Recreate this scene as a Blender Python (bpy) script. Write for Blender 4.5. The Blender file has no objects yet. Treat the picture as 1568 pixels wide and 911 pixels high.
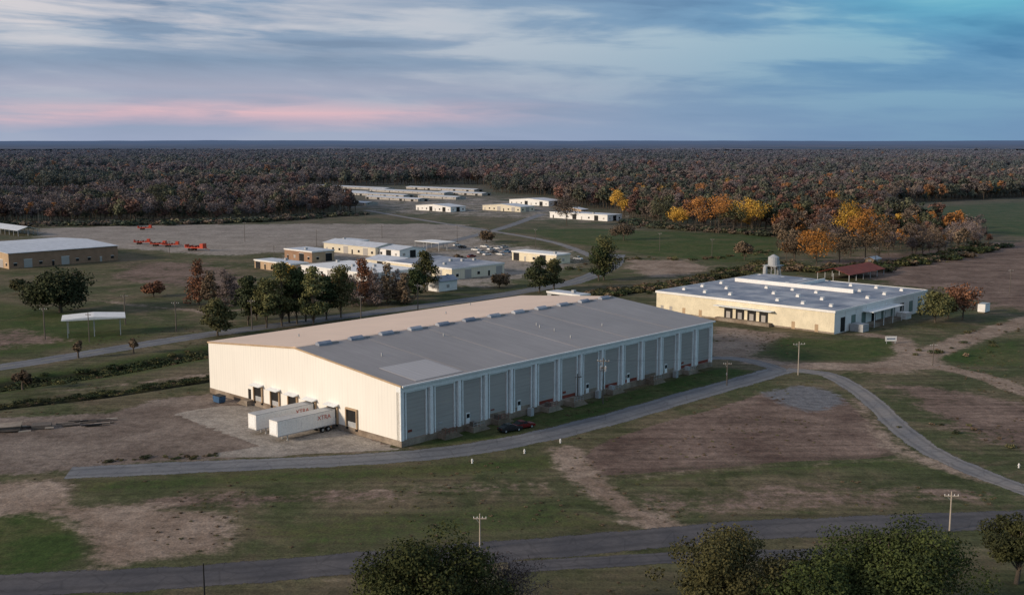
import bpy, math, random
import numpy as np
from mathutils import Vector
random.seed(7); rng=np.random.default_rng(7)
scene=bpy.context.scene
H=55.0; F=1700.0; P=math.radians(8.05); CU,CV=784.0,455.5
cp,sp=math.cos(P),math.sin(P)
# --- survey helpers: world position of a ground point measured in the photograph
def g(u,v):
    d=v-CV; fw=F*cp-d*sp; dz=F*sp+d*cp; s=H/dz
    return ((u-CU)*s, fw*s)
def hpx(vb,vt):
    y=g(CU,vb)[1]; d=vt-CV
    return H-y*(F*sp+d*cp)/(F*cp-d*sp)
def along(A,D,u,z=0):
    k=(u-CU)/F
    return (k*(A[1]*cp+(H-z)*sp)-A[0])/(D[0]-k*D[1]*cp)
ANG=math.radians(46.5)
L=(math.cos(ANG),math.sin(ANG)); W=(-math.sin(ANG),math.cos(ANG))
def add2(A,D,t): return (A[0]+D[0]*t,A[1]+D[1]*t)

# ------------------------------------------------------------------ nodes
def sock(nt,node,key,val):
    s=node.inputs[key]
    if isinstance(val,bpy.types.NodeSocket): nt.links.new(val,s)
    else: s.default_value=val
def nd(nt,t,ins=None,**props):
    n=nt.nodes.new(t)
    for k,v in props.items(): setattr(n,k,v)
    for k,v in (ins or {}).items(): sock(nt,n,k,v)
    return n
def mth(nt,op,a,b=0.0,clamp=False):
    n=nd(nt,'ShaderNodeMath',{0:a,1:b},operation=op,use_clamp=clamp); return n.outputs[0]
def mixc(nt,f,a,b,mode='MIX'):
    n=nt.nodes.new('ShaderNodeMix'); n.data_type='RGBA'; n.blend_type=mode
    for i,v in ((0,f),(6,a),(7,b)):
        if isinstance(v,bpy.types.NodeSocket): nt.links.new(v,n.inputs[i])
        else: n.inputs[i].default_value=(v if i==0 else (*v[:3],1))
    return n.outputs[2]
def noise(nt,vec,scale,detail=4,rough=0.55,dist=0.0):
    n=nd(nt,'ShaderNodeTexNoise',{'Vector':vec,'Scale':scale,'Detail':detail,'Roughness':rough,'Distortion':dist}); return n.outputs[0]
def mrange(nt,v,a,b,c=0.0,d=1.0,smooth=False):
    n=nd(nt,'ShaderNodeMapRange',{0:v,1:a,2:b,3:c,4:d}); 
    if smooth: n.interpolation_type='SMOOTHSTEP'
    return n.outputs[0]
def scalev(nt,vec,s):
    n=nd(nt,'ShaderNodeVectorMath',{0:vec,1:s},operation='MULTIPLY'); return n.outputs[0]
def newmat(name):
    m=bpy.data.materials.new(name); m.use_nodes=True; nt=m.node_tree
    return m,nt,nt.nodes['Principled BSDF']
def vmul(nt,col,f):
    n=nd(nt,'ShaderNodeVectorMath',{0:col,3:f},operation='SCALE'); return n.outputs[0]
def haze_tint(nt,col,amount=0.85,a=600,b=8000,hc=(0.105,0.135,0.20)):  # aerial haze painted into the base colour, bluer farther from the origin
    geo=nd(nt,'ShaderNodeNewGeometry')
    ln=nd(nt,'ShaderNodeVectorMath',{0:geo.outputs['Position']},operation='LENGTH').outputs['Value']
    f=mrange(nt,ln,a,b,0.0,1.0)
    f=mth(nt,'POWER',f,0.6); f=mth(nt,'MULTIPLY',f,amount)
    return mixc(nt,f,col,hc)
def mat(name,rgb,rough=0.7,var=0.25,scale=(0.4,0.4,0.4),fine=0.1,metal=0.0,bump=0.0,tint=None,spec=0.3):
    m,nt,b=newmat(name)
    tc=nd(nt,'ShaderNodeTexCoord').outputs['Object']
    n1=noise(nt,scalev(nt,tc,scale),1.0,5,0.6)
    n2=noise(nt,tc,3.0,3)
    f=mth(nt,'ADD',mrange(nt,n1,0.3,0.7,1-var,1+var*0.6),mrange(nt,n2,0.3,0.7,-fine,fine))
    c=nd(nt,'ShaderNodeRGB'); c.outputs[0].default_value=(*rgb,1)
    col=c.outputs[0]
    if tint:
        n3=noise(nt,tc,0.12,4); col=mixc(nt,mrange(nt,n3,0.42,0.6),col,tint)
    col=vmul(nt,col,f)
    nt.links.new(col,b.inputs['Base Color'])
    b.inputs['Roughness'].default_value=rough; b.inputs['Metallic'].default_value=metal
    b.inputs['Specular IOR Level'].default_value=spec
    return m
def ribmat(name,rgb,axis=0,period=0.9,var=0.12,dirt=(0.3,0.24,0.17),rough=0.5,depth=0.12,streak=0.35):
    """ribbed sheet metal: darker rib lines every period + weather streaks"""
    m,nt,b=newmat(name)
    tc=nd(nt,'ShaderNodeTexCoord').outputs['Object']
    sep=nd(nt,'ShaderNodeSeparateXYZ',{0:tc})
    c=sep.outputs[axis]
    fr=mth(nt,'FRACT',mth(nt,'DIVIDE',c,period))
    line=mrange(nt,mth(nt,'ABSOLUTE',mth(nt,'SUBTRACT',fr,0.5)),0.36,0.5,1.0,1.0-depth)
    st={0:(0.9,0.06,0.06),1:(0.06,0.9,0.06),2:(0.08,0.08,1.2)}[axis]
    n1=noise(nt,scalev(nt,tc,st),1.6,5,0.65)
    n2=noise(nt,tc,0.07,4)
    f=mth(nt,'MULTIPLY',line,mrange(nt,n1,0.3,0.7,1-var,1+var*0.5))
    f=mth(nt,'MULTIPLY',f,mrange(nt,n2,0.3,0.7,1-var*0.8,1+var*0.5))
    df=mrange(nt,n1,0.56,0.8,0,streak)
    col=mixc(nt,df,rgb,dirt)
    col=vmul(nt,col,f)
    nt.links.new(col,b.inputs['Base Color']); b.inputs['Roughness'].default_value=rough
    b.inputs['Specular IOR Level'].default_value=0.3
    return m
M={}
M['wallwhite']=ribmat('white_ribbed_wall',(0.84,0.81,0.745),1,0.9,0.06,streak=0.12,depth=0.08)
M['walltrim']=mat('white_trim',(0.80,0.82,0.82),0.5,0.12)
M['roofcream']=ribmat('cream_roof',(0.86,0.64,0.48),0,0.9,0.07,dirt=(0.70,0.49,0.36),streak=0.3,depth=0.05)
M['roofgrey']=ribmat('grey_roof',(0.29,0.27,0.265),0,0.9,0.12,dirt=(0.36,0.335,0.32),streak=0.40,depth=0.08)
M['rooflight']=ribmat('pale_roof_panel',(0.43,0.41,0.41),0,1.2,0.06,dirt=(0.5,0.48,0.46),depth=0.16)
M['rooftown']=mat('pale_town_roof',(0.54,0.57,0.62),0.6,0.18)
M['roofblue']=mat('blue_grey_membrane',(0.235,0.27,0.345),0.7,0.35,(0.12,0.12,0.12),tint=(0.33,0.35,0.39))
M['door']=ribmat('grey_roller_door',(0.39,0.37,0.35),2,0.75,0.12,dirt=(0.34,0.26,0.19),depth=0.10)
M['darkgreen']=mat('dark_recess',(0.03,0.035,0.035))
M['dark']=mat('dark_interior',(0.012,0.012,0.013))
M['conc']=mat('weathered_concrete',(0.30,0.25,0.20),0.9,0.35,fine=0.15,tint=(0.2,0.15,0.11))
M['steel']=mat('galvanised_steel',(0.38,0.39,0.40),0.5,0.15)
M['cream']=ribmat('cream_wall',(0.74,0.67,0.53),0,1.2,0.08,streak=0.15)
M['creamb']=mat('cream_block',(0.74,0.66,0.49),0.8,0.14)
M['tan']=mat('tan_wall',(0.46,0.33,0.21),0.8,0.2)
M['brick']=mat('orange_brick',(0.30,0.185,0.12),0.8,0.2)
M['white']=mat('white_paint',(0.78,0.77,0.75),0.5,0.08)
M['rust']=mat('rust_red',(0.20,0.045,0.03),0.7,0.3)
M['orange']=mat('orange_red_paint',(0.50,0.065,0.03),0.5,0.15)
M['bluep']=mat('blue_paint',(0.04,0.10,0.2),0.5,0.2)
M['wood']=mat('weathered_timber',(0.13,0.11,0.095),0.9,0.25)
M['palepole']=mat('pale_timber',(0.42,0.36,0.30),0.9,0.2)
M['tyre']=mat('tyre_rubber',(0.018,0.018,0.018),0.9,0.1)
M['glass']=mat('dark_glass',(0.02,0.025,0.03),0.12,0.05,spec=0.6)
M['bark']=mat('bark',(0.10,0.08,0.062),0.95,0.3,(1,1,0.3))
M['carblack']=mat('black_car_paint',(0.015,0.016,0.02),0.25,0.05,spec=0.6)
M['carred']=mat('dark_red_car_paint',(0.16,0.012,0.012),0.25,0.05,spec=0.6)
M['carwhite']=mat('white_car_paint',(0.7,0.7,0.7),0.3,0.05,spec=0.6)
M['greendoor']=mat('grey_green_panel',(0.16,0.22,0.2),0.6,0.15)

# ------------------------------------------------------------------ mesh builder
class MB:
    def __init__(s): s.v=[]; s.f=[]; s.m=[]; s.mats=[]
    def mi(s,k):
        if k not in s.mats: s.mats.append(k)
        return s.mats.index(k)
    def face(s,pts,k):
        b=len(s.v); s.v+= [tuple(p) for p in pts]; s.f.append(tuple(range(b,b+len(pts)))); s.m.append(s.mi(k))
    def box(s,x0,x1,y0,y1,z0,z1,k,taper=0):
        b=len(s.v); t=taper
        s.v+=[(x0,y0,z0),(x1,y0,z0),(x1,y1,z0),(x0,y1,z0),(x0+t,y0+t,z1),(x1-t,y0+t,z1),(x1-t,y1-t,z1),(x0+t,y1-t,z1)]
        for q in ((0,3,2,1),(4,5,6,7),(0,1,5,4),(1,2,6,5),(2,3,7,6),(3,0,4,7)):
            s.f.append(tuple(b+i for i in q)); s.m.append(s.mi(k))
    def prism(s,poly,axis,a,b_,k):
        """poly: 2d points in the plane of the other two axes, extruded a..b along axis"""
        def P3(p,t): return {0:(t,p[0],p[1]),1:(p[0],t,p[1]),2:(p[0],p[1],t)}[axis]
        n=len(poly); b=len(s.v)
        s.v+=[P3(p,a) for p in poly]+[P3(p,b_) for p in poly]; mi=s.mi(k)
        s.f.append(tuple(range(b,b+n))); s.m.append(mi)
        s.f.append(tuple(range(b+2*n-1,b+n-1,-1))); s.m.append(mi)
        for i in range(n):
            j=(i+1)%n; s.f.append((b+i,b+n+i,b+n+j,b+j)); s.m.append(mi)
    def cyl(s,p0,p1,r0,r1,n,k):
        p0=Vector(p0);p1=Vector(p1); d=(p1-p0).normalized()
        a=d.orthogonal().normalized(); c=d.cross(a); b=len(s.v); mi=s.mi(k)
        for p,r in ((p0,r0),(p1,r1)):
            for i in range(n):
                t=2*math.pi*i/n; s.v.append(tuple(p+a*math.cos(t)*r+c*math.sin(t)*r))
        for i in range(n):
            j=(i+1)%n; s.f.append((b+i,b+j,b+n+j,b+n+i)); s.m.append(mi)
        s.f.append(tuple(range(b+n-1,b-1,-1))); s.m.append(mi)
        s.f.append(tuple(range(b+n,b+2*n))); s.m.append(mi)
    def obj(s,name,loc=(0,0),rz=0.0,z=0.0,scale=1.0,bevel=0,parent=None):
        me=bpy.data.meshes.new(name); me.from_pydata(s.v,[],s.f)
        for k in s.mats: me.materials.append(M[k] if isinstance(k,str) else k)
        me.polygons.foreach_set('material_index',s.m); me.update()
        import bmesh
        bm=bmesh.new(); bm.from_mesh(me); bmesh.ops.recalc_face_normals(bm,faces=bm.faces); bm.to_mesh(me); bm.free()
        o=bpy.data.objects.new(name,me); scene.collection.objects.link(o)
        o.location=(loc[0],loc[1],z); o.rotation_euler=(0,0,rz); o.scale=(scale,)*3
        if bevel:
            bv=o.modifiers.new('b','BEVEL'); bv.width=bevel; bv.segments=2
        if parent: o.parent=parent
        return o

# ------------------------------------------------------------------ world / sky
SUN_EL=math.radians(17); sun_dir=Vector((-0.93,-0.42,0)).normalized()
sunv=Vector((sun_dir.x*math.cos(SUN_EL),sun_dir.y*math.cos(SUN_EL),math.sin(SUN_EL)))
w=bpy.data.worlds.new("World"); scene.world=w; w.use_nodes=True; nt=w.node_tree
bg=nt.nodes['Background']; bg.inputs['Strength'].default_value=0.1
sky=nd(nt,'ShaderNodeTexSky',sky_type='NISHITA'); sky.sun_disc=False; sky.sun_elevation=SUN_EL
sky.sun_rotation=math.atan2(sunv.x,sunv.y)
def s2l(r,g_,b,k=10.0):
    f=lambda c:((c/255+0.055)/1.055)**2.4 if c>10 else c/255/12.92
    return (f(r)*k,f(g_)*k,f(b)*k)
dv=nd(nt,'ShaderNodeTexCoord').outputs['Generated']
sep=nd(nt,'ShaderNodeSeparateXYZ',{0:dv}); X,Y,Z=sep.outputs
zc=mth(nt,'MAXIMUM',Z,0.0)
right=mrange(nt,X,-0.12,0.40,0,1,True)
base=mixc(nt,mrange(nt,zc,0.0,0.05),s2l(158,170,197),s2l(134,155,182))
base=mixc(nt,mrange(nt,zc,0.05,0.13),base,s2l(140,162,188))
rb=mixc(nt,mrange(nt,zc,0.0,0.10),s2l(108,147,184),s2l(80,146,188))
base=mixc(nt,mth(nt,'MULTIPLY',right,0.92),base,rb)
tilt=mth(nt,'ADD',Z,mth(nt,'MULTIPLY',X,0.03))
cv1=nd(nt,'ShaderNodeCombineXYZ',{0:mth(nt,'MULTIPLY',X,2.6),1:mth(nt,'MULTIPLY',Y,2.6),2:mth(nt,'MULTIPLY',tilt,18.0)}).outputs[0]
cv2=nd(nt,'ShaderNodeCombineXYZ',{0:mth(nt,'MULTIPLY',X,7),1:mth(nt,'MULTIPLY',Y,7),2:mth(nt,'MULTIPLY',tilt,66.0)}).outputs[0]
n1=noise(nt,cv1,1.6,6,0.52,0.4); n2=noise(nt,cv2,1.2,6,0.58,0.3)
nn=mth(nt,'ADD',mth(nt,'MULTIPLY',n1,0.76),mth(nt,'MULTIPLY',n2,0.24))
hi=mrange(nt,zc,0.010,0.085,0.18,1.0)
darkf=mth(nt,'MULTIPLY',mrange(nt,nn,0.49,0.37,0,0.62,True),hi)
lightf=mth(nt,'MULTIPLY',mrange(nt,nn,0.475,0.61,0,0.90,True),hi)
base=mixc(nt,darkf,base,mixc(nt,right,s2l(112,134,163),s2l(46,112,160)))
base=mixc(nt,lightf,base,mixc(nt,right,s2l(190,197,208),s2l(138,182,202)))
uv=mth(nt,'MULTIPLY',mrange(nt,X,0.0,-0.42),mrange(nt,zc,0.060,0.100,0,1,True))
base=mixc(nt,mth(nt,'MULTIPLY',uv,mrange(nt,n2,0.40,0.60,0,0.85)),base,s2l(222,215,217))
tq=mth(nt,'MULTIPLY',mrange(nt,X,0.20,0.42,0,1,True),mrange(nt,zc,0.070,0.12,0,0.8,True))
base=mixc(nt,mth(nt,'MULTIPLY',tq,mrange(nt,n1,0.35,0.6,0.4,1)),base,s2l(108,196,213))
pb=mth(nt,'SUBTRACT',1.0,mth(nt,'ABSOLUTE',mth(nt,'DIVIDE',mth(nt,'SUBTRACT',mth(nt,'ADD',Z,mth(nt,'MULTIPLY',mth(nt,'SUBTRACT',n1,0.5),0.025)),0.0235),0.015)),True)
pf=mth(nt,'MULTIPLY',mth(nt,'MULTIPLY',pb,mrange(nt,X,0.14,-0.20,0,1,True)),mrange(nt,n2,0.35,0.58,0.30,0.95))
base=mixc(nt,pf,base,s2l(228,189,197))
pb2=mth(nt,'SUBTRACT',1.0,mth(nt,'ABSOLUTE',mth(nt,'DIVIDE',mth(nt,'SUBTRACT',Z,0.045),0.022)),True)
base=mixc(nt,mth(nt,'MULTIPLY',mth(nt,'MULTIPLY',pb2,0.45),mrange(nt,X,0.2,-0.2)),base,s2l(196,188,204))
base=mixc(nt,mrange(nt,zc,0.16,0.5),base,s2l(148,158,178))
col=mixc(nt,0.06,base,sky.outputs[0])
nt.links.new(col,bg.inputs['Color'])
sl=bpy.data.lights.new('sun','SUN'); sl.energy=3.5; sl.angle=math.radians(8); sl.color=(1.0,0.83,0.64)
so=bpy.data.objects.new('sun',sl); scene.collection.objects.link(so)
so.rotation_euler=(-sunv).to_track_quat('-Z','Y').to_euler(); so.location=(-100,-50,150)

# ------------------------------------------------------------------ numeric helpers
def vnoise(x,y,scale,seed):
    r=np.random.default_rng(seed).random((256,256))
    x=x/scale; y=y/scale; xi=np.floor(x).astype(int); yi=np.floor(y).astype(int); fx=x-xi; fy=y-yi
    fx=fx*fx*(3-2*fx); fy=fy*fy*(3-2*fy)
    a=r[xi%256,yi%256]; b=r[(xi+1)%256,yi%256]; c=r[xi%256,(yi+1)%256]; d=r[(xi+1)%256,(yi+1)%256]
    return (a*(1-fx)+b*fx)*(1-fy)+(c*(1-fx)+d*fx)*fy
def fbm(x,y,scale,seed): return 0.6*vnoise(x,y,scale,seed)+0.27*vnoise(x,y,scale/2.3,seed+1)+0.13*vnoise(x,y,scale/5,seed+2)
def seg_dist(px,py,pts,closed):
    d=np.full(px.shape,1e9); n=len(pts)
    for i in range(n if closed else n-1):
        ax,ay=pts[i]; bx,by=pts[(i+1)%n]; dx,dy=bx-ax,by-ay
        t=np.clip(((px-ax)*dx+(py-ay)*dy)/(dx*dx+dy*dy+1e-9),0,1)
        d=np.minimum(d,np.hypot(px-ax-t*dx,py-ay-t*dy))
    return d
def inside(px,py,pts):
    r=np.zeros(px.shape,bool); n=len(pts)
    for i in range(n):
        ax,ay=pts[i]; bx,by=pts[(i+1)%n]
        if ay==by: continue
        c=((ay>py)!=(by>py))&(px<(bx-ax)*(py-ay)/(by-ay)+ax); r^=c
    return r
def G(pl): return [g(u,v) for u,v in pl]
def polymask(px,py,pl,soft):
    pts=G(pl); d=seg_dist(px,py,pts,True); s=np.where(inside(px,py,pts),d,-d)
    return np.clip(0.5+s/soft,0,1)
def linemask(px,py,pl,w,soft): return np.clip(0.5+(w-seg_dist(px,py,G(pl),False))/soft,0,1)

# ------------------------------------------------------------------ ground
xs=np.concatenate([-np.geomspace(60000,460,40),np.arange(-450,451,2.2),np.geomspace(460,60000,40)])
ys=np.concatenate([[-40000,-8000,-2000,-600,-200,-50,30,80],np.arange(96,560,2.0),])
yy=560.0; st=2.0; ex=[]
while yy<60000: ex.append(yy); st=min(st*1.03,4000); yy+=st
ys=np.concatenate([ys,ex])
GX,GY=np.meshgrid(xs,ys); px=GX.ravel(); py=GY.ravel()
D1=[(-200,618),(0,590),(160,568),(322,538),(480,512),(620,492)]; D2=[(-200,645),(0,622),(160,604),(318,580)]; D3=[(915,452),(1010,440),(1110,422),(1190,402)]
d1=seg_dist(px,py,G(D1),False); d2=seg_dist(px,py,G(D2),False); d3=seg_dist(px,py,G(D3),False)
gz=-1.8*np.exp(-(d1/4.5)**2)-0.9*np.exp(-(d2/2.5)**2)-1.0*np.exp(-(d3/4)**2)
masks={}
def mx(name,arr): masks[name]=np.maximum(masks.get(name,np.zeros_like(arr)),arr)
yard=[(-300,655),(0,640),(160,632),(265,607),(330,603),(400,618),(520,655),(620,688),(560,692),(470,697),(330,704),(180,712),(100,722),(-300,745)]
field=[(895,702),(928,676),(1010,650),(1100,626),(1180,601),(1290,610),(1332,650),(1368,693),(1340,700),(1200,706),(1060,718),(922,727)]
mx('m_gravel',polymask(px,py,yard,8))
mx('m_lot',polymask(px,py,[(60,350),(230,345),(480,343),(700,343),(745,354),(700,368),(600,372),(500,378),(430,386),(340,392),(240,384),(60,372)],25)*0.97)
mx('m_lot',polymask(px,py,[(470,378),(700,352),(790,376),(890,384),(890,412),(790,432),(700,445),(600,440),(440,425),(380,405)],22)*0.66)
mx('m_lot',polymask(px,py,[(520,305),(750,300),(850,312),(945,328),(940,343),(850,340),(640,330),(560,328)],60)*0.52)
mx('m_grey',polymask(px,py,[(1165,600),(1220,590),(1285,600),(1300,618),(1240,632),(1190,618)],7)*0.9)
mx('m_conc',polymask(px,py,[(265,633),(330,622),(400,620),(520,657),(612,688),(560,691),(470,694),(430,699),(330,700),(325,694),(400,683),(335,660)],1.5))
mx('m_dirt',polymask(px,py,[(-300,735),(0,738),(90,740),(110,772),(200,776),(340,784),(352,845),(250,852),(150,872),(118,800),(60,786),(-300,800)],9))
mx('m_dirt',linemask(px,py,[(1080,530),(1130,548),(1200,560),(1290,561),(1350,564),(1400,550),(1470,523),(1568,492),(1750,440)],4.2,6))
mx('m_dirt',linemask(px,py,[(1370,562),(1430,560),(1500,575),(1568,600),(1800,670)],3.0,5))
mx('m_dirt',linemask(px,py,[(868,690),(895,728),(935,762),(985,792),(1060,822)],2.8,7))
mx('m_dirt',linemask(px,py,[(1395,545),(1380,520),(1330,512)],3,6))
mx('m_dirt',polymask(px,py,[(1090,498),(1150,505),(1215,512),(1175,528),(1150,545),(1095,545)],8)*0.9)
mx('m_dirt',polymask(px,py,[(1330,556),(1410,540),(1450,555),(1380,572),(1320,572)],8))
mx('m_dirt',linemask(px,py,[(80,600),(160,592),(330,572)],1.2,5)*0.8)
mx('m_dirt',linemask(px,py,[(230,771),(420,761),(640,748),(835,741)],0.7,5)*0.78)
mx('m_dirt',linemask(px,py,[(920,735),(1060,722),(1210,712),(1370,702)],0.6,6)*0.75)
mx('m_dirt',linemask(px,py,[(1310,612),(1350,668),(1400,700),(1500,735)],1.8,6)*0.85)
mx('m_dirt',polymask(px,py,[(955,398),(1060,398),(1090,412),(1040,425),(990,425),(960,412)],14)*0.80)
mx('m_brown',polymask(px,py,[(1230,400),(1480,375),(1568,365),(1900,360),(1900,480),(1568,482),(1440,455),(1330,430)],30)*0.75)
mx('m_dirt',linemask(px,py,[(150,460),(230,470),(320,478),(420,470)],2.0,7)*0.8)
mx('m_dirt',linemask(px,py,[(-40,870),(250,885),(500,880)],1.2,8)*0.6)
mx('m_brown',polymask(px,py,field,4)*1.4)
mx('m_brown',polymask(px,py,[(1340,582),(1450,590),(1568,615),(1800,650),(1800,700),(1568,700),(1450,660),(1380,620)],14)*0.68)
mx('m_brown',polymask(px,py,[(200,760),(440,750),(820,742),(830,748),(560,765),(230,785)],10)*0.75)
mx('m_brown',polymask(px,py,[(-300,560),(0,540),(130,520),(60,500),(-300,520)],20)*0.6)
mx('m_brown',polymask(px,py,[(180,400),(330,400),(420,430),(380,460),(250,440),(150,430)],20)*0.6)
mx('m_brown',polymask(px,py,[(860,740),(930,770),(1000,800),(1350,790),(1568,770),(1568,740),(1300,730),(1000,745)],10)*0.44)
mx('m_green',polymask(px,py,[(-300,800),(0,783),(105,785),(132,850),(60,880),(-300,900)],6)*1.1)
mx('m_green',polymask(px,py,[(800,352),(900,350),(1100,358),(1192,362),(1185,398),(1110,402),(1085,398),(1000,392),(940,380),(870,372)],18)*1.1)
mx('m_green',polymask(px,py,[(1372,320),(1568,310),(1900,305),(1900,360),(1568,362),(1530,358),(1400,335)],40)*1.1)
mx('m_green',polymask(px,py,[(100,735),(330,722),(600,712),(860,690),(880,720),(600,735),(330,748),(110,762)],9)*0.66)
mx('m_green',polymask(px,py,[(640,683),(760,672),(900,640),(1040,602),(1160,568),(1100,562),(930,608),(800,640),(700,662),(630,682)],4)*0.95)
mx('m_green',polymask(px,py,[(1190,515),(1280,520),(1380,516),(1395,540),(1330,553),(1200,552),(1170,540)],8)*0.8)
mx('m_green',polymask(px,py,[(900,780),(960,800),(960,825),(860,820),(700,830),(450,850),(360,800),(600,780),(860,760)],9)*0.55)
mx('m_green',polymask(px,py,[(-300,470),(0,460),(200,490),(300,500),(220,520),(0,550),(-300,560)],15)*0.7)
mx('m_green',linemask(px,py,D1,11,10)*0.75)
mx('m_green',polymask(px,py,[(1410,545),(1500,530),(1568,515),(1568,560),(1480,560)],10)*0.9)
mx('m_green',linemask(px,py,[(930,740),(1060,728),(1200,718),(1370,708),(1400,720)],2.5,8)*0.7)
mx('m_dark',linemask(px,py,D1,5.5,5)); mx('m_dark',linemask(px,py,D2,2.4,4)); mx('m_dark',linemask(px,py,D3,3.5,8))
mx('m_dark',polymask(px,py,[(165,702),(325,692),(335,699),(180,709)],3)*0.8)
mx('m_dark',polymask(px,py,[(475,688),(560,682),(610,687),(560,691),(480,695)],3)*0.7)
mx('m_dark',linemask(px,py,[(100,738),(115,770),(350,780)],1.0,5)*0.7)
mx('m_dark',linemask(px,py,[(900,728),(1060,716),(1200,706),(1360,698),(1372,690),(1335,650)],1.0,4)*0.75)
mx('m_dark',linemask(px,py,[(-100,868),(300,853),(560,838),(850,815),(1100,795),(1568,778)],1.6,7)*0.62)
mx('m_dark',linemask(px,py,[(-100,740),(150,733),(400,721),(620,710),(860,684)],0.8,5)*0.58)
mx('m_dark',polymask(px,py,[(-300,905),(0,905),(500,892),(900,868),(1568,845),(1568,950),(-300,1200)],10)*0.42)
nx,ny=len(xs),len(ys)
ii=(np.arange(ny-1)[:,None]*nx+np.arange(nx-1)[None,:]).ravel()
def np_mesh(name,verts,quads,mats,mi=None,attrs=None,smooth=False):
    me=bpy.data.meshes.new(name); me.vertices.add(len(verts)); me.vertices.foreach_set('co',np.asarray(verts,dtype=np.float32).ravel())
    n=len(quads); me.loops.add(n*4); me.loops.foreach_set('vertex_index',np.asarray(quads,dtype=np.int32).ravel())
    me.polygons.add(n); me.polygons.foreach_set('loop_start',np.arange(0,n*4,4,dtype=np.int32))
    for m in mats: me.materials.append(m)
    if mi is not None: me.polygons.foreach_set('material_index',np.asarray(mi,dtype=np.int32))
    me.update(calc_edges=True)
    for k,a in (attrs or {}).items():
        at=me.attributes.new(k,'FLOAT','POINT'); at.data.foreach_set('value',np.asarray(a,dtype=np.float32))
    if smooth: me.polygons.foreach_set('use_smooth',np.ones(n,dtype=bool))
    me.validate(); return me
gm,nt,b=newmat('ground_surface')
pos=nd(nt,'ShaderNodeNewGeometry').outputs['Position']
A=lambda k: nd(nt,'ShaderNodeAttribute',attribute_name=k).outputs['Fac']
nb=noise(nt,pos,0.018,4,0.62,0.3); nm=noise(nt,pos,0.075,5,0.68,0.4); nf=noise(nt,pos,0.55,4,0.7); nv=noise(nt,pos,2.6,2,0.7)
rot=nd(nt,'ShaderNodeMapping',{0:pos,2:(0,0,math.radians(-14)),3:(0.035,0.42,0.3)}).outputs[0]
ns=noise(nt,rot,1.0,4,0.65,0.2)
gr=mixc(nt,mrange(nt,nb,0.42,0.58),(0.118,0.100,0.060),(0.070,0.078,0.036))
gr=mixc(nt,mrange(nt,nm,0.49,0.62,0,0.85),gr,(0.150,0.118,0.078))
gr=mixc(nt,mrange(nt,nm,0.46,0.34,0,0.8),gr,(0.044,0.056,0.020))
gr=vmul(nt,gr,mrange(nt,ns,0.34,0.66,0.72,1.28))
ed=mth(nt,'ADD',mth(nt,'MULTIPLY',mth(nt,'SUBTRACT',nm,0.5),1.0),mth(nt,'MULTIPLY',mth(nt,'SUBTRACT',nf,0.5),0.8))
def lay(c,k,colr,wd=0.10,ea=1.0):
    a=mth(nt,'ADD',A(k),mth(nt,'MULTIPLY',ed,ea))
    return mixc(nt,mrange(nt,a,0.5-wd,0.5+wd,0,1,True),c,colr)
gr=lay(gr,'m_green',mixc(nt,mrange(nt,nm,0.42,0.62),(0.042,0.068,0.018),(0.085,0.088,0.036)),0.24)
brn=mixc(nt,mrange(nt,nm,0.36,0.62),(0.110,0.074,0.060),(0.205,0.148,0.120)); brn=vmul(nt,brn,mrange(nt,ns,0.34,0.66,0.75,1.25))
gr=lay(gr,'m_brown',brn,0.14)
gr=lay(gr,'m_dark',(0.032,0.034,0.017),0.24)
gr=lay(gr,'m_dirt',mixc(nt,mrange(nt,nm,0.36,0.64),(0.185,0.132,0.098),(0.31,0.24,0.19)),0.20)
gr=lay(gr,'m_gravel',mixc(nt,mrange(nt,nm,0.36,0.62),(0.135,0.104,0.086),(0.225,0.182,0.153)),0.14)
gr=lay(gr,'m_lot',mixc(nt,mrange(nt,nm,0.35,0.65),(0.22,0.19,0.163),(0.33,0.29,0.255)),0.18)
gr=lay(gr,'m_grey',(0.15,0.15,0.16),0.16)
gr=lay(gr,'m_conc',mixc(nt,mrange(nt,nm,0.35,0.65),(0.25,0.22,0.192),(0.35,0.315,0.275)),0.05,0.15)
f=mth(nt,'MULTIPLY',mrange(nt,nf,0.25,0.75,0.58,1.42),mrange(nt,nv,0.25,0.75,0.64,1.36))
gr=vmul(nt,gr,f); gr=haze_tint(nt,gr,0.85)
nt.links.new(gr,b.inputs['Base Color']); b.inputs['Roughness'].default_value=0.95; b.inputs['Specular IOR Level'].default_value=0.1
bn=nd(nt,'ShaderNodeBump',{'Height':nf,'Strength':0.6,'Distance':0.3}); nt.links.new(bn.outputs[0],b.inputs['Normal'])
me=np_mesh('ground',np.stack([px,py,gz],1),np.stack([ii,ii+1,ii+nx+1,ii+nx],1),[gm],attrs=masks,smooth=True)
go=bpy.data.objects.new('ground',me); scene.collection.objects.link(go)

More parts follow.
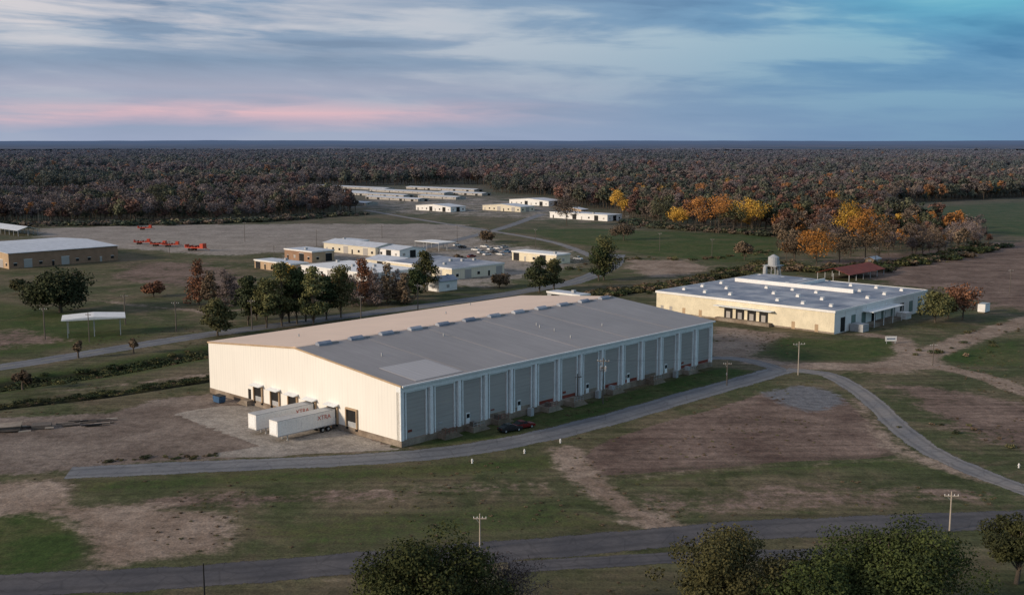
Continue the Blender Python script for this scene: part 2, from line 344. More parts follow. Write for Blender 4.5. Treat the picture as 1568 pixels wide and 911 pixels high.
# ------------------------------------------------------------------ roads
def roadmat(name,c1,c2,edge=0.80,track=0.15):
    m,nt,b=newmat(name)
    uv=nd(nt,'ShaderNodeTexCoord').outputs['UV']; s=nd(nt,'ShaderNodeSeparateXYZ',{0:uv})
    pos=nd(nt,'ShaderNodeNewGeometry').outputs['Position']
    n1=noise(nt,pos,0.12,5,0.6); n2=noise(nt,pos,1.2,4,0.7); n3=noise(nt,pos,6,2)
    c=mixc(nt,mrange(nt,n1,0.38,0.62),c1,c2)
    ab=mth(nt,'ABSOLUTE',s.outputs[0])
    tr=mrange(nt,mth(nt,'ABSOLUTE',mth(nt,'SUBTRACT',ab,0.45)),0.0,0.22,1-track,1+track,True)
    f=mth(nt,'MULTIPLY',mrange(nt,n2,0.3,0.7,0.82,1.18),mrange(nt,n3,0.3,0.7,0.9,1.1)); f=mth(nt,'MULTIPLY',f,tr)
    cr=nd(nt,'ShaderNodeTexVoronoi',{'Vector':pos,'Scale':0.22},feature='DISTANCE_TO_EDGE').outputs[0]
    f=mth(nt,'MULTIPLY',f,mrange(nt,cr,0.0,0.03,0.72,1.0))
    c=haze_tint(nt,vmul(nt,c,f),0.85)
    nt.links.new(c,b.inputs['Base Color']); b.inputs['Roughness'].default_value=0.85
    e=mth(nt,'ADD',ab,mth(nt,'ADD',mth(nt,'MULTIPLY',mth(nt,'SUBTRACT',n2,0.5),0.5),mth(nt,'MULTIPLY',mth(nt,'SUBTRACT',n1,0.5),0.5)))
    nt.links.new(mrange(nt,e,edge,edge+0.08,1,0),b.inputs['Alpha'])
    return m
M['asph']=roadmat('asphalt',(0.108,0.112,0.124),(0.15,0.152,0.16),0.9)
M['asphdark']=roadmat('old_asphalt',(0.050,0.047,0.053),(0.082,0.074,0.076),0.84)
M['gravelroad']=roadmat('gravel_road',(0.135,0.132,0.138),(0.20,0.18,0.168),0.78)
M['marking']=mat('faded_road_marking',(0.40,0.33,0.12),0.8,0.3)
zr=[0.004]
def smooth_pts(pts,step):
    P_=[np.array(p) for p in pts]; P_=[2*P_[0]-P_[1]]+P_+[2*P_[-1]-P_[-2]]; out=[]
    for i in range(1,len(P_)-2):
        p0,p1,p2,p3=P_[i-1:i+3]; n=max(2,int(np.linalg.norm(p2-p1)/step))
        for j in range(n):
            t=j/n; out.append(0.5*((2*p1)+(-p0+p2)*t+(2*p0-5*p1+4*p2-p3)*t*t+(-p0+3*p1-3*p2+p3)*t**3))
    out.append(P_[-2]); return np.array(out)
def road(name,pl,width,m,step=3.0,jit=0.15):
    c=smooth_pts(G(pl),step); t=np.gradient(c,axis=0); t/=np.linalg.norm(t,axis=1)[:,None]
    nrm=np.stack([-t[:,1],t[:,0]],1); n=len(c); z=zr[0]; zr[0]+=0.004
    v=[]; s=np.concatenate([[0],np.cumsum(np.linalg.norm(np.diff(c,axis=0),axis=1))])
    cols=[-1,-0.5,0,0.5,1]
    for k in cols:
        off=np.full(n,width/2*k)+(rng.normal(0,jit,n) if abs(k)==1 else 0)
        v.append(np.column_stack([c+nrm*off[:,None],np.full(n,z)]))
    v=np.concatenate(v); quads=[]
    for a in range(4):
        i=np.arange(n-1); quads.append(np.stack([a*n+i,a*n+i+1,(a+1)*n+i+1,(a+1)*n+i],1))
    quads=np.concatenate(quads); me=np_mesh(name,v,quads,[M[m]])
    uvl=me.uv_layers.new(name='UVMap'); vi=np.empty(len(me.loops),dtype=np.int32); me.loops.foreach_get('vertex_index',vi)
    U=np.array(cols)[vi//n]; V=s[vi%n]; uvl.data.foreach_set('uv',np.stack([U,V],1).astype(np.float32).ravel())
    if me.polygons[0].normal.z<0: me.flip_normals()
    o=bpy.data.objects.new(name,me); scene.collection.objects.link(o); return c
R1=road('access_road',[(104,724),(250,717),(400,710),(550,703),(700,690),(800,673),(880,655),(960,634),(1040,611),(1110,591),(1160,577),(1200,565)],7.4,'asph')
R2=road('gravel_road',[(1205,566),(1262,572),(1305,592),(1340,618),(1378,655),(1430,692),(1500,724),(1568,750),(1750,815)],5.8,'gravelroad')
R4=road('street',[(-300,915),(0,896),(300,882),(550,861),(850,837),(1100,815),(1300,804),(1568,795),(1800,788)],8.6,'asphdark')
R4b=road('lane',[(780,868),(1000,855),(1150,850),(1400,846)],4.5,'asphdark')
R5=road('highway',[(-300,600),(0,562),(160,537),(320,512),(450,495),(560,480),(700,462),(820,443),(885,430),(935,408),(945,390)],8.5,'asph')
R6=road('town_street',[(1195,566),(1150,553),(1095,548),(1000,560)],5,'gravelroad')
R7=road('town_street',[(455,430),(600,392),(760,352),(830,328)],7,'asph')
R8=road('town_street',[(935,405),(850,372),(740,352),(640,336),(560,322)],6,'gravelroad')
R9=road('farm_lane',[(520,318),(700,312),(860,322),(960,340)],6,'gravelroad')
c=R5; mbm=MB()
for i in range(0,len(c)-2,4):
    a,b2=c[i],c[i+2]; t=(b2-a)/np.linalg.norm(b2-a); n_=np.array([-t[1],t[0]])*0.08
    mbm.face([(*(a-n_),0),(*(b2-n_),0),(*(b2+n_),0),(*(a+n_),0)],'marking')
mbm.obj('road_marking',z=zr[0]+0.004)

# ------------------------------------------------------------------ main warehouse
A0=g(615,685); LN=along(A0,L,1090); WD=along(A0,W,322)
EH=hpx(685,592); RISE=2.9
mb=MB(); y2=WD/2; RH=EH+RISE; BH=1.15
mb.face([(0,0.02,BH),(0,WD,BH),(0,WD,EH),(0,y2,RH),(0,0.02,EH)],'wallwhite')
mb.face([(LN,0.02,BH),(LN,0.02,EH),(LN,y2,RH),(LN,WD,EH),(LN,WD,BH)],'wallwhite')
mb.face([(0,WD,BH),(LN,WD,BH),(LN,WD,EH),(0,WD,EH)],'wallwhite')
mb.box(-0.06,LN+0.06,-0.05,WD+0.06,-0.3,BH,'conc')
mb.face([(0,1.3,BH),(LN,1.3,BH),(LN,1.3,EH),(0,1.3,EH)],'darkgreen')
mb.box(-0.02,LN+0.02,-0.02,1.3,EH-1.15,EH-0.02,'walltrim')
nb_=14; bw=LN/nb_
for i in range(nb_+1):
    x=i*bw
    if i<nb_:
        mb.box(x+1.55,x+bw-0.85,0.55,1.29,BH,EH-1.35,'door')
        mb.box(x+1.27,x+1.55,0.3,1.28,BH,EH-1.17,'walltrim'); mb.box(x+bw-0.85,x+bw-0.57,0.3,1.28,BH,EH-1.17,'walltrim')
        mb.box(x+1.55,x+bw-0.85,0.3,0.55,EH-1.5,EH-1.17,'walltrim')
        mb.cyl((x+0.95,0.35,BH),(x+0.95,0.35,EH-1.17),0.08,0.08,6,'white')
    xa=max(0,x-0.1); xb=min(LN,x+0.6)
    if i==nb_: xa,xb=LN-0.6,LN
    mb.box(xa,xb,-0.04,1.27,BH,EH-1.17,'walltrim')
for i in range(nb_):
    x=i*bw
    if i in (1,2,3,5,6,8,10,12):
        wd=random.uniform(1.8,3.2); mb.box(x+1.6,x+4.6,-wd,-0.06,0.0,1.05,'conc')
        for k in range(5): mb.box(x+4.6+k*0.3,x+4.9+k*0.3,-wd,-wd+1.2,0,0.9-0.19*k,'conc')
        kk='rust' if i%2 else 'steel'
        for k in range(4): mb.cyl((x+1.7+k*0.93,-wd+0.06,1.05),(x+1.7+k*0.93,-wd+0.06,2.05),0.035,0.035,5,kk)
        mb.cyl((x+1.7,-wd+0.06,2.05),(x+4.5,-wd+0.06,2.05),0.035,0.035,5,kk)
        mb.cyl((x+1.7,-wd+0.06,1.55),(x+4.5,-wd+0.06,1.55),0.03,0.03,5,kk)
        mb.box(x+2.0,x+2.9,-wd+0.5,-wd+1.5,1.05,1.9,random.choice(['wood','conc','rust','steel']))
    if i in (2,4,7,9,11):
        mb.box(x+2.4,x+3.4,0.45,0.56,BH,BH+2.1,'walltrim'); mb.box(x+2.5,x+3.3,0.42,0.46,BH+1.1,BH+1.9,'dark')
    if i in (4,7,11): mb.box(x+4.3,x+5.2,-1.5,-0.5,0,1.6,'steel')
    if i>2: mb.box(x+1.8,x+bw-1.1,0.49,0.545,BH+0.1,BH+0.75,'rust' if i in (5,6,8,9,12,13) else 'conc')
    mb.box(x+2.0+0.4*(i%3),x+3.0+0.4*(i%3),0.50,0.548,2.3+0.2*(i%2),2.75,'rust' if i%3==0 else 'steel')
def dock(y,wdt,z0,z1,canopy=True):
    e=0.22
    mb.box(-0.4,-0.01,y-wdt/2-e,y-wdt/2,z0-0.1,z1+0.3,'tan'); mb.box(-0.4,-0.01,y+wdt/2,y+wdt/2+e,z0-0.1,z1+0.3,'tan')
    mb.box(-0.4,-0.01,y-wdt/2,y+wdt/2,z1,z1+0.3,'tan')
    mb.box(-0.05,-0.008,y-wdt/2,y+wdt/2,z0,z1,'dark'); mb.box(-0.09,-0.055,y-wdt/2+0.25,y+wdt/2-0.25,z0,z0+1.0,'steel')
    if canopy: mb.prism([(-1.3,z1+0.35),(-0.01,z1+0.7),(-0.01,z1+0.4),(-1.25,z1+0.27)],1,y-wdt/2-0.4,y+wdt/2+0.4,'walltrim')
    mb.box(-0.35,-0.02,y-wdt/2-0.1,y-wdt/2+0.25,z0-0.55,z0-0.12,'tyre'); mb.box(-0.35,-0.02,y+wdt/2-0.25,y+wdt/2+0.1,z0-0.55,z0-0.12,'tyre')
for u in (397,423,450,478): dock(along(A0,W,u),2.8,1.2,4.2)
dock(along(A0,W,540),3.0,1.25,4.6,False)
dock(along(A0,W,511),2.8,1.2,4.3)
yp=along(A0,W,383); mb.box(-0.06,-0.01,yp-0.5,yp+0.5,BH,BH+2.1,'dark')
mb.box(-1.6,-0.07,yp-1.3,yp+0.9,0,1.1,'conc')
for k in range(5): mb.box(-1.6,-0.4,yp+0.9+k*0.3,yp+1.2+k*0.3,0,0.95-0.19*k,'conc')
mb.box(-0.09,-0.005,0.0,0.35,BH,EH,'walltrim')
mb.prism([(-0.2,EH-0.12),(-0.2,EH+0.18),(y2,RH+0.18),(y2,RH-0.12)],0,-0.18,-0.02,'tan')
mb.prism([(WD+0.2,EH-0.12),(WD+0.2,EH+0.18),(y2,RH+0.18),(y2,RH-0.12)],0,-0.18,-0.02,'tan')
sl_=RISE/y2
def roofz(y): return EH+ (y if y<y2 else WD-y)*sl_
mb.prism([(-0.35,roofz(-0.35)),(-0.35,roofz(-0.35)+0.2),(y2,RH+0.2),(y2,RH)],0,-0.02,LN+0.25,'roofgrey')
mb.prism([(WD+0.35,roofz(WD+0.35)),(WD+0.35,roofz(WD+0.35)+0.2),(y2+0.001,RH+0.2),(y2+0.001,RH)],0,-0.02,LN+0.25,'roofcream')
mb.prism([(-0.6,roofz(-0.6)-0.1),(-0.6,roofz(-0.6)+0.2),(-0.36,roofz(-0.36)+0.2),(-0.36,roofz(-0.36)-0.1)],0,0,LN+0.25,'white')
x0=along(A0,L,640,EH); x1=along(A0,L,712,EH)
mb.prism([(0.6,roofz(0.6)+0.22),(0.6,roofz(0.6)+0.26),(11.0,roofz(11.0)+0.26),(11.0,roofz(11.0)+0.22)],0,x0,x1,'rooflight')
mb.prism([(y2-0.6,RH+0.17),(y2,RH+0.30),(y2+0.6,RH+0.17)],0,0,LN,'roofcream')
for i in range(12):
    xc=LN*(0.045+i*0.0815)
    mb.prism([(y2-2.0,RH-0.02),(y2-2.0,RH+0.45),(y2-1.3,RH+0.8),(y2-0.65,RH+0.5),(y2-0.65,RH)],0,xc,xc+3.3,'roofblue')
    mb.box(xc+3.3,xc+5.2,y2-1.6,y2-0.8,RH,RH+0.35,'roofgrey')
for i in range(5):
    xx=LN*(i+1)/6
    mb.prism([(0,roofz(0)+0.2),(0,roofz(0)+0.235),(y2-2.2,roofz(y2-2.2)+0.235),(y2-2.2,roofz(y2-2.2)+0.2)],0,xx,xx+0.12,'roofgrey')
for k in range(10):
    xx=random.uniform(5,LN-5); yv=random.choice([random.uniform(4,y2-4),random.uniform(y2+3,WD-3)])
    mb.cyl((xx,yv,roofz(yv)),(xx,yv,roofz(yv)+0.8),0.15,0.15,8,'steel')
mb.obj('warehouse',A0,ANG)

# ------------------------------------------------------------------ second building
A2=g(1277,512); L2=along(A2,L,1417); W2=along(A2,W,1005); E2=hpx(512,478)
mb=MB(); z=E2
mb.face([(0,0,0),(0,W2,0),(0,W2,z),(0,0,z)],'creamb'); mb.face([(L2,0,0),(L2,0,z),(L2,W2,z),(L2,W2,0)],'creamb')
mb.face([(0,W2,0),(L2,W2,0),(L2,W2,z),(0,W2,z)],'creamb'); mb.face([(0,0,0),(0,0,z),(L2,0,z),(L2,0,0)],'white')
mb.box(-0.25,L2+0.25,-0.25,W2+0.25,z,z+0.28,'roofblue')
for (a,b2,c_,d_) in ((-0.3,L2+0.3,-0.3,-0.05),(-0.3,L2+0.3,W2+0.05,W2+0.3)): mb.box(a,b2,c_,d_,z-0.25,z+0.42,'white')
mb.box(-0.31,-0.05,-0.29,W2+0.29,z-0.26,z+0.41,'white'); mb.box(L2+0.05,L2+0.31,-0.29,W2+0.29,z-0.26,z+0.41,'white')
mb.box(L2*0.62,L2*0.62+1.0,W2*0.22,W2*0.92,z+0.28,z+1.5,'white'); mb.box(L2*0.62+1.0,L2*0.97,W2*0.56,W2*0.56+0.6,z+0.28,z+1.3,'white')
mb.box(L2*0.66,L2*0.95,W2*0.60,W2*0.93,z+0.28,z+1.1,'roofblue')
for i in range(5):
    for j in range(7):
        if (i*7+j)%4==3: continue
        xx=L2*(0.12+0.19*i)+random.uniform(-1,1); yv=W2*(0.08+0.14*j)
        mb.box(xx-0.55,xx+0.55,yv-0.55,yv+0.55,z+0.28,z+0.75,'white'); mb.cyl((xx,yv,z+0.75),(xx,yv,z+1.15),0.4,0.75,8,'white')
for k in range(4):
    yc=W2*0.36+k*4.1-1; mb.box(-0.06,-0.01,yc,yc+3.0,1.0,3.9,'dark'); mb.box(-0.12,-0.07,yc-0.2,yc+3.2,3.95,4.25,'walltrim'); mb.box(-0.14,-0.08,yc+0.8,yc+2.2,1.0,3.0,'door')
mb.box(-1.9,-0.07,W2*0.32,W2*0.36+16.5,0,1.0,'conc'); mb.box(-2.2,-0.05,W2*0.31,W2*0.36+17,4.5,4.7,'walltrim')
for yc in (0.08,0.2,0.72,0.82,0.9,0.955): mb.box(-0.05,-0.01,W2*yc,W2*yc+1.1,0.1,2.3,'tan' if yc<0.9 else 'door')
mb.box(-0.03,-0.005,0,W2,0.0,0.5,'conc')
for k in range(9):
    xc=L2*(0.06+0.105*k); kk='greendoor' if k%3 else 'dark'
    mb.box(xc,xc+2.6,-0.06,-0.01,1.0 if k%2 else 0.2,4.4,kk)
    mb.box(xc+2.8,xc+3.3,-0.12,-0.01,0,z-0.3,'walltrim')
mb.box(L2*0.3,L2*0.6,-3.0,-0.07,0,1.1,'conc'); mb.box(L2*0.28,L2*0.62,-3.4,-0.05,4.6,4.85,'walltrim')
for k in range(4): mb.cyl((L2*(0.3+0.1*k),-3.2,0),(L2*(0.3+0.1*k),-3.2,4.6),0.1,0.1,6,'walltrim')
mb.box(L2*0.14,L2*0.2,-4.5,-0.5,0,2.2,'steel'); mb.box(L2*0.64,L2*0.7,-3.5,-0.5,0,2.0,'white')
mb.obj('industrial_building',A2,ANG)
mb=MB(); T=g(1183,446)
for sx in (-2.2,2.2):
    for sy in (-2.2,2.2): mb.cyl((sx,sy,0),(sx*0.8,sy*0.8,9.5),0.2,0.18,6,'steel')
for zz in (3,6,9.3):
    for a,b2 in (((-2.2,-2.2),(2.2,-2.2)),((2.2,-2.2),(2.2,2.2)),((2.2,2.2),(-2.2,2.2)),((-2.2,2.2),(-2.2,-2.2))):
        mb.cyl((*a,zz),(*b2,zz),0.1,0.1,5,'steel'); mb.cyl((*a,zz-3),(*b2,zz),0.06,0.06,5,'steel')
mb.box(-2.8,2.8,-2.8,2.8,9.5,9.7,'steel'); mb.cyl((0,0,9.7),(0,0,12.6),2.0,2.0,16,'steel'); mb.cyl((0,0,12.6),(0,0,13.6),2.0,0.3,16,'steel')
mb.cyl((3.6,0,0),(3.6,0,11),0.5,0.5,8,'steel'); mb.cyl((3.6,0,11),(1,0,12),0.35,0.35,8,'steel')
mb.cyl((-4,1,0),(-4,1,9),0.8,0.8,10,'steel'); mb.cyl((-4,1,9),(-4,1,10),0.8,0.1,10,'steel')
mb.obj('water_tower',T,ANG)

# ------------------------------------------------------------------ small buildings
def bldg(name,u,v,uR,uL,vt,wall,roof,kind='flat',rise=1.2,wins=4,wall2=None,open_=False,rr=None,hh=None,a_=None):
    A_=g(u,v); a=a_ or along(A_,L,uR); b2=along(A_,W,uL); h=hh or hpx(v,vt); mb=MB(); w2=wall2 or wall
    if open_:
        nx_=max(2,int(a/6)); ny_=max(2,int(b2/6))
        for i in range(nx_+1):
            for j in (0,ny_): mb.box(a*i/nx_-0.12,a*i/nx_+0.12,b2*j/ny_-0.12,b2*j/ny_+0.12,0,h,'steel')
        for j in range(1,ny_):
            for i in (0,nx_): mb.box(a*i/nx_-0.12,a*i/nx_+0.12,b2*j/ny_-0.12,b2*j/ny_+0.12,0,h,'steel')
    else:
        mb.face([(0,0,0),(0,b2,0),(0,b2,h),(0,0,h)],wall); mb.face([(a,0,0),(a,0,h),(a,b2,h),(a,b2,0)],wall)
        mb.face([(0,b2,0),(a,b2,0),(a,b2,h),(0,b2,h)],w2); mb.face([(0,0,0),(0,0,h),(a,0,h),(a,0,0)],w2)
    o=0.5
    if kind=='flat':
        mb.box(-0.2,a+0.2,-0.2,b2+0.2,h,h+0.25,roof)
        if not open_: mb.box(-0.25,-0.21,-0.25,b2+0.25,h-0.3,h+0.3,'white'); mb.box(-0.2,a+0.2,-0.26,-0.21,h-0.3,h+0.3,'white')
        for k in range(int(max(1,a*b2/250)) if not open_ else 0):
            xx=random.uniform(1,max(1.1,a-2)); yv=random.uniform(1,max(1.1,b2-2)); mb.box(xx,xx+1.3,yv,yv+1.1,h+0.25,h+1.2,'steel')
    elif kind=='gx':
        mb.prism([(-o,h-0.05),(b2/2,h+rise),(b2+o,h-0.05),(b2+o,h-0.2),(b2/2,h+rise-0.15),(-o,h-0.2)],0,-o,a+o,roof)
        if not open_:
            mb.face([(0,0,h-0.01),(0,b2,h-0.01),(0,b2/2,h+rise-0.16)],wall); mb.face([(a,0,h-0.01),(a,b2,h-0.01),(a,b2/2,h+rise-0.16)],wall)
    else:
        mb.prism([(-o,h-0.05),(a/2,h+rise),(a+o,h-0.05),(a+o,h-0.2),(a/2,h+rise-0.15),(-o,h-0.2)],1,-o,b2+o,roof)
        if not open_:
            mb.face([(0,0,h-0.01),(a,0,h-0.01),(a/2,0,h+rise-0.16)],w2); mb.face([(0,b2,h-0.01),(a,b2,h-0.01),(a/2,b2,h+rise-0.16)],w2)
    if not open_:
        for fc,ln in (('y',a),('x',b2)):
            n=max(1,min(wins*2,int(ln/5)))
            for k in range(n):
                c0=ln*(k+0.5)/n; big=(k%3==1) and ln>12
                ww=1.8 if big else 0.7; z0,z1=(0.05,min(h-0.5,3.6)) if big else (1.1,min(h-0.6,2.3))
                if k%4==3: z0,z1,ww=0.05,min(2.2,h-0.5),0.5
                if z1<=z0+0.2: z0=0.05
                kk='dark' if (k+int(u))%3 else 'door'
                if fc=='y': mb.box(c0-ww,c0+ww,-0.07,-0.01,z0,z1,kk); mb.box(c0-ww-0.12,c0+ww+0.12,-0.10,-0.075,z1,z1+0.14,'walltrim')
                else: mb.box(-0.07,-0.01,c0-ww,c0+ww,z0,z1,kk); mb.box(-0.10,-0.075,c0-ww-0.12,c0+ww+0.12,z1,z1+0.14,'walltrim')
    return mb.obj(name,A_,ANG if rr is None else rr)
bldg('workshop_building',14,412,181,-70,388,'tan','rooftown','gx',1.2,6,'brick')
bldg('office_building',692,429,772,592,412,'creamb','roofblue','flat',1,5,'cream')
bldg('metal_building',575,393,612,496,379,'cream','rooftown','gy',1.5)
bldg('metal_building',612,396,652,557,383,'white','rooftown','gy',1.2)
bldg('brick_building',445,418,472,390,405,'tan','rooftown','flat')
bldg('brick_building',478,402,512,436,386,'brick','rooftown','flat',1,4,'tan')
bldg('low_building',566,434,640,462,420,'white','white','flat')
bldg('garden_shed',672,447,700,656,431,'white','roofblue','gx',1.6,2)
bldg('office_building',852,405,873,784,391,'creamb','white','flat')
bldg('open_shelter',672,385,697,636,373,'white','white','flat',open_=True)
bldg('metal_building',604,414,645,560,401,'cream','rooftown','gy',1.2)
bldg('metal_building',540,378,565,510,370,'cream','rooftown','flat')
bldg('storage_shed',690,325,697,637,317,'white','rooftown','gx',1.5,a_=16)
bldg('storage_shed',797,325,806,739,317,'cream','rooftown','gx',1.5,a_=16)
bldg('storage_shed',840,316,852,780,308,'white','rooftown','gx',1.5,a_=18)
bldg('storage_shed',930,339,942,842,330,'white','rooftown','flat',a_=16)
bldg('storage_shed',890,328,900,860,321,'tan','rooftown','gx',1.2)
for (u,v,uL) in ((738,300,672),(726,294,622),(698,306,640),(680,299,566),(640,309,560),(618,303,520),(590,292,482),(560,298,478),(560,315,500)):
    bldg('long_shed',u,v,u+7,uL,v-4,'door','rooftown','gy',0.7,8,hh=2.4,a_=13)
bldg('utility_shed',888,468,903,838,453,'steel','rooftown','flat')
bldg('open_shed',1300,432,1353,1252,421,'rust','rust','gx',2.2,open_=True)
bldg('carport',28,362,58,-30,353,'steel','rooftown','gy',2.0,open_=True)
bldg('farmhouse',1003,252,1008,987,247.5,'white','white','gx',3)
bldg('hut',1338,405,1348,1325,397,'tan','rooftown','gx',1)
bldg('storage_shed',457,253,461,449,249.5,'white','white','gx',3)
mb=MB(); Pc=g(145,512)
mb.prism([(-8.5,5.0),(8.5,5.0),(8.5,5.3),(0,5.8),(-8.5,5.3)],1,-5,5,'white')
for sx in (-7,0,7):
    for sy in (-4,4): mb.box(sx-0.1,sx+0.1,sy-0.1,sy+0.1,0,5,'steel')
mb.obj('picnic_shelter',Pc,math.radians(20))
mb=MB(); mb.box(-2,2,-1.2,1.2,0.3,2.8,'white'); mb.box(-2.05,2.05,-1.25,1.25,2.8,2.95,'steel'); mb.box(-0.5,0.5,-1.26,-1.21,0.4,2.3,'walltrim')
for sx in (-1.7,1.7): mb.box(sx-0.2,sx+0.2,-1,1,0,0.3,'conc')
mb.obj('storage_container',g(1506,478),ANG)
mb=MB(); mb.box(-1.6,1.6,-0.06,0.06,0.7,2.0,'white'); mb.box(-1.3,-1.15,-0.05,0.05,0,0.7,'steel'); mb.box(1.15,1.3,-0.05,0.05,0,0.7,'steel'); mb.box(-1.2,1.2,-0.075,-0.065,1.2,1.5,'bluep')
mb.obj('sign',g(1364,526),math.radians(5))

# ------------------------------------------------------------------ trailers
def trailer(ycenter,length,text):
    mb=MB(); hw=1.3
    mb.box(-length,0,-hw,hw,1.2,4.05,'white')
    mb.box(-length-0.02,-0.0,-hw-0.03,hw+0.03,1.12,1.26,'steel'); mb.box(-length-0.02,0,-hw-0.03,hw+0.03,4.0,4.09,'steel')
    for k in range(int(length/1.2)): mb.box(-length+0.6+1.2*k,-length+0.65+1.2*k,-hw-0.02,-hw-0.003,1.27,3.98,'walltrim')
    mb.box(-length-0.05,-length-0.01,-hw+0.3,hw-0.3,1.6,3.6,'walltrim')
    for xw in (-1.6,-2.9):
        for s in (-1,1):
            mb.cyl((xw,s*1.22,0.5),(xw,s*0.75,0.5),0.5,0.5,16,'tyre'); mb.cyl((xw,s*1.24,0.5),(xw,s*1.2,0.5),0.25,0.25,10,'steel')
        mb.cyl((xw,-1,0.5),(xw,1,0.5),0.09,0.09,8,'steel')
    mb.box(-3.8,-0.8,-0.5,0.5,0.8,1.12,'darkgreen'); mb.box(-length+0.5,-4,-0.15,0.15,0.95,1.12,'darkgreen')
    mb.box(-0.1,0,-1.2,1.2,0.5,0.62,'steel')
    for s in (-1,1):
        mb.box(-length+2.4,-length+2.55,s*0.8-0.08,s*0.8+0.08,0.05,1.12,'steel'); mb.box(-length+2.3,-length+2.65,s*0.8-0.15,s*0.8+0.15,0,0.06,'steel')
    loc=add2(add2(A0,W,ycenter),L,-0.55)
    o=mb.obj('semi_trailer',loc,ANG)
    tc=bpy.data.curves.new('lettering','FONT'); tc.body=text; tc.size=1.2; tc.extrude=0.005; tc.materials.append(M['orange'])
    t=bpy.data.objects.new('lettering',tc); scene.collection.objects.link(t); t.parent=o; t.location=(-4.2,-hw-0.035,2.6); t.rotation_euler=(math.pi/2,0,0)
    return o
trailer(along(A0,W,511),13.2,'XTRA'); trailer(along(A0,W,478),13.2,'XTRA')

# ------------------------------------------------------------------ cars
def car(u,v,rz,paint,pick=False):
    mb=MB(); hw=0.9
    body=[(-2.3,0.32),(2.3,0.32),(2.36,0.6),(2.28,0.82),(1.15,0.98),(-1.75,1.02),(-2.28,0.95),(-2.36,0.6)]
    mb.prism(body,1,-hw,hw,paint)
    cab=[(0.95,0.98),(0.25,1.46),(-1.05,1.48),(-1.85,1.02)] if not pick else [(0.95,0.98),(0.35,1.65),(-0.7,1.65),(-0.85,1.0)]
    mb.prism(cab,1,-0.76,0.76,'glass')
    rf=[(0.22,1.462),(-1.0,1.482),(-1.0,1.53),(0.15,1.52)] if not pick else [(0.33,1.652),(-0.68,1.652),(-0.65,1.71),(0.28,1.71)]
    mb.prism(rf,1,-0.74,0.74,paint)
    mb.box(-0.49,-0.41,-0.775,0.775,1.0,1.47,paint)
    for x_ in (-1.45,1.45):
        for s in (-1,1):
            mb.cyl((x_,s*0.93,0.33),(x_,s*0.66,0.33),0.33,0.33,14,'tyre'); mb.cyl((x_,s*0.945,0.33),(x_,s*0.92,0.33),0.19,0.19,10,'steel')
    for s in (-1,1):
        mb.box(2.27,2.37,s*0.65-0.16,s*0.65+0.16,0.62,0.76,'white'); mb.box(-2.38,-2.3,s*0.65-0.16,s*0.65+0.16,0.68,0.86,'rust'); mb.box(0.7,0.9,s*0.9-0.08,s*0.9+0.08,0.98,1.1,paint)
    return mb.obj('pickup_truck' if pick else 'parked_car',g(u,v),rz,bevel=0.03)
car(781,660,ANG-0.25,'carblack'); car(801,655,ANG-0.2,'carred')
for (u,v,k,p) in ((737,388,'carwhite',0),(746,391,'carwhite',1),(757,388,'carblack',0),(766,391,'carwhite',0),(776,387,'bluep',1),(752,383,'carwhite',1),(762,382,'carwhite',0),(790,396,'carblack',0),(712,399,'carwhite',0),(722,394,'carred',0),(885,398,'carwhite',1),(560,426,'carblack',0),(640,399,'carwhite',0),(655,403,'carblack',0),(742,379,'carwhite',0),(772,380,'steel',0),(728,384,'carwhite',1),(795,388,'carwhite',0),(700,377,'carwhite',0),(708,380,'carblack',0),(520,420,'carwhite',0),(500,424,'carred',0)):
    car(u,v,ANG+random.choice([0,1.57])+random.uniform(-0.1,0.1),k,bool(p))
mb=MB(); mb.prism([(-1.1,0.15),(1.1,0.15),(1.3,1.5),(-1.3,1.5)],1,-0.8,0.8,'bluep'); mb.box(-1.35,1.35,-0.85,0.85,1.5,1.6,'dark')
for s in (-1,1): mb.box(s*1.2-0.12,s*1.2+0.12,-0.9,0.9,0.9,1.05,'bluep'); mb.cyl((s*0.9,-0.6,0.08),(s*0.9,0.6,0.08),0.09,0.09,8,'tyre')
mb.obj('dumpster',g(336,616),ANG+1.57,bevel=0.03)
mb=MB()
for k in range(40):
    x_=random.uniform(-11,14); y_=random.uniform(-2.5,2.5); z_=random.uniform(0,0.35)
    l=random.uniform(1.5,4); mb.box(x_-l/2,x_+l/2,y_-0.18,y_+0.18,z_,z_+0.22,random.choice(['wood','wood','palepole','dark']))
mb.box(-9,-3,-1.8,1.6,0.2,1.0,'wood'); mb.box(-9.2,-2.8,-2.0,1.8,1.0,1.12,'conc')
mb.box(-1,2.5,-1.5,1.2,0.1,0.8,'wood'); mb.obj('timber_stack',g(58,655),math.radians(18))
for (u,v,s_) in ((218,374,1.0),(243,377,1.0),(262,378,1.0),(300,384,1.3),(222,352,1.0)):
    mb=MB(); 
    mb.box(-3.5,3.5,-1.1,1.1,0.9,1.15,'orange'); mb.box(-3.5,-3.3,-1.1,1.1,1.15,2.0,'orange'); mb.box(2.2,3.4,-1.0,1.0,1.15,2.4,'orange')
    mb.cyl((3.5,0,1.0),(5.2,0,0.5),0.1,0.1,6,'rust')
    for x_ in (-1.8,-0.8):
        for s in (-1,1): mb.cyl((x_,s*1.25,0.45),(x_,s*1.0,0.45),0.45,0.45,12,'tyre')
    for k in range(5): mb.box(-3+1.1*k,-2.8+1.1*k,-1.12,1.12,1.15,1.5+0.2*(k%2),'rust' if k%2 else 'orange')
    mb.obj('equipment_trailer',g(u,v),random.uniform(-0.4,0.1),scale=s_*1.2)

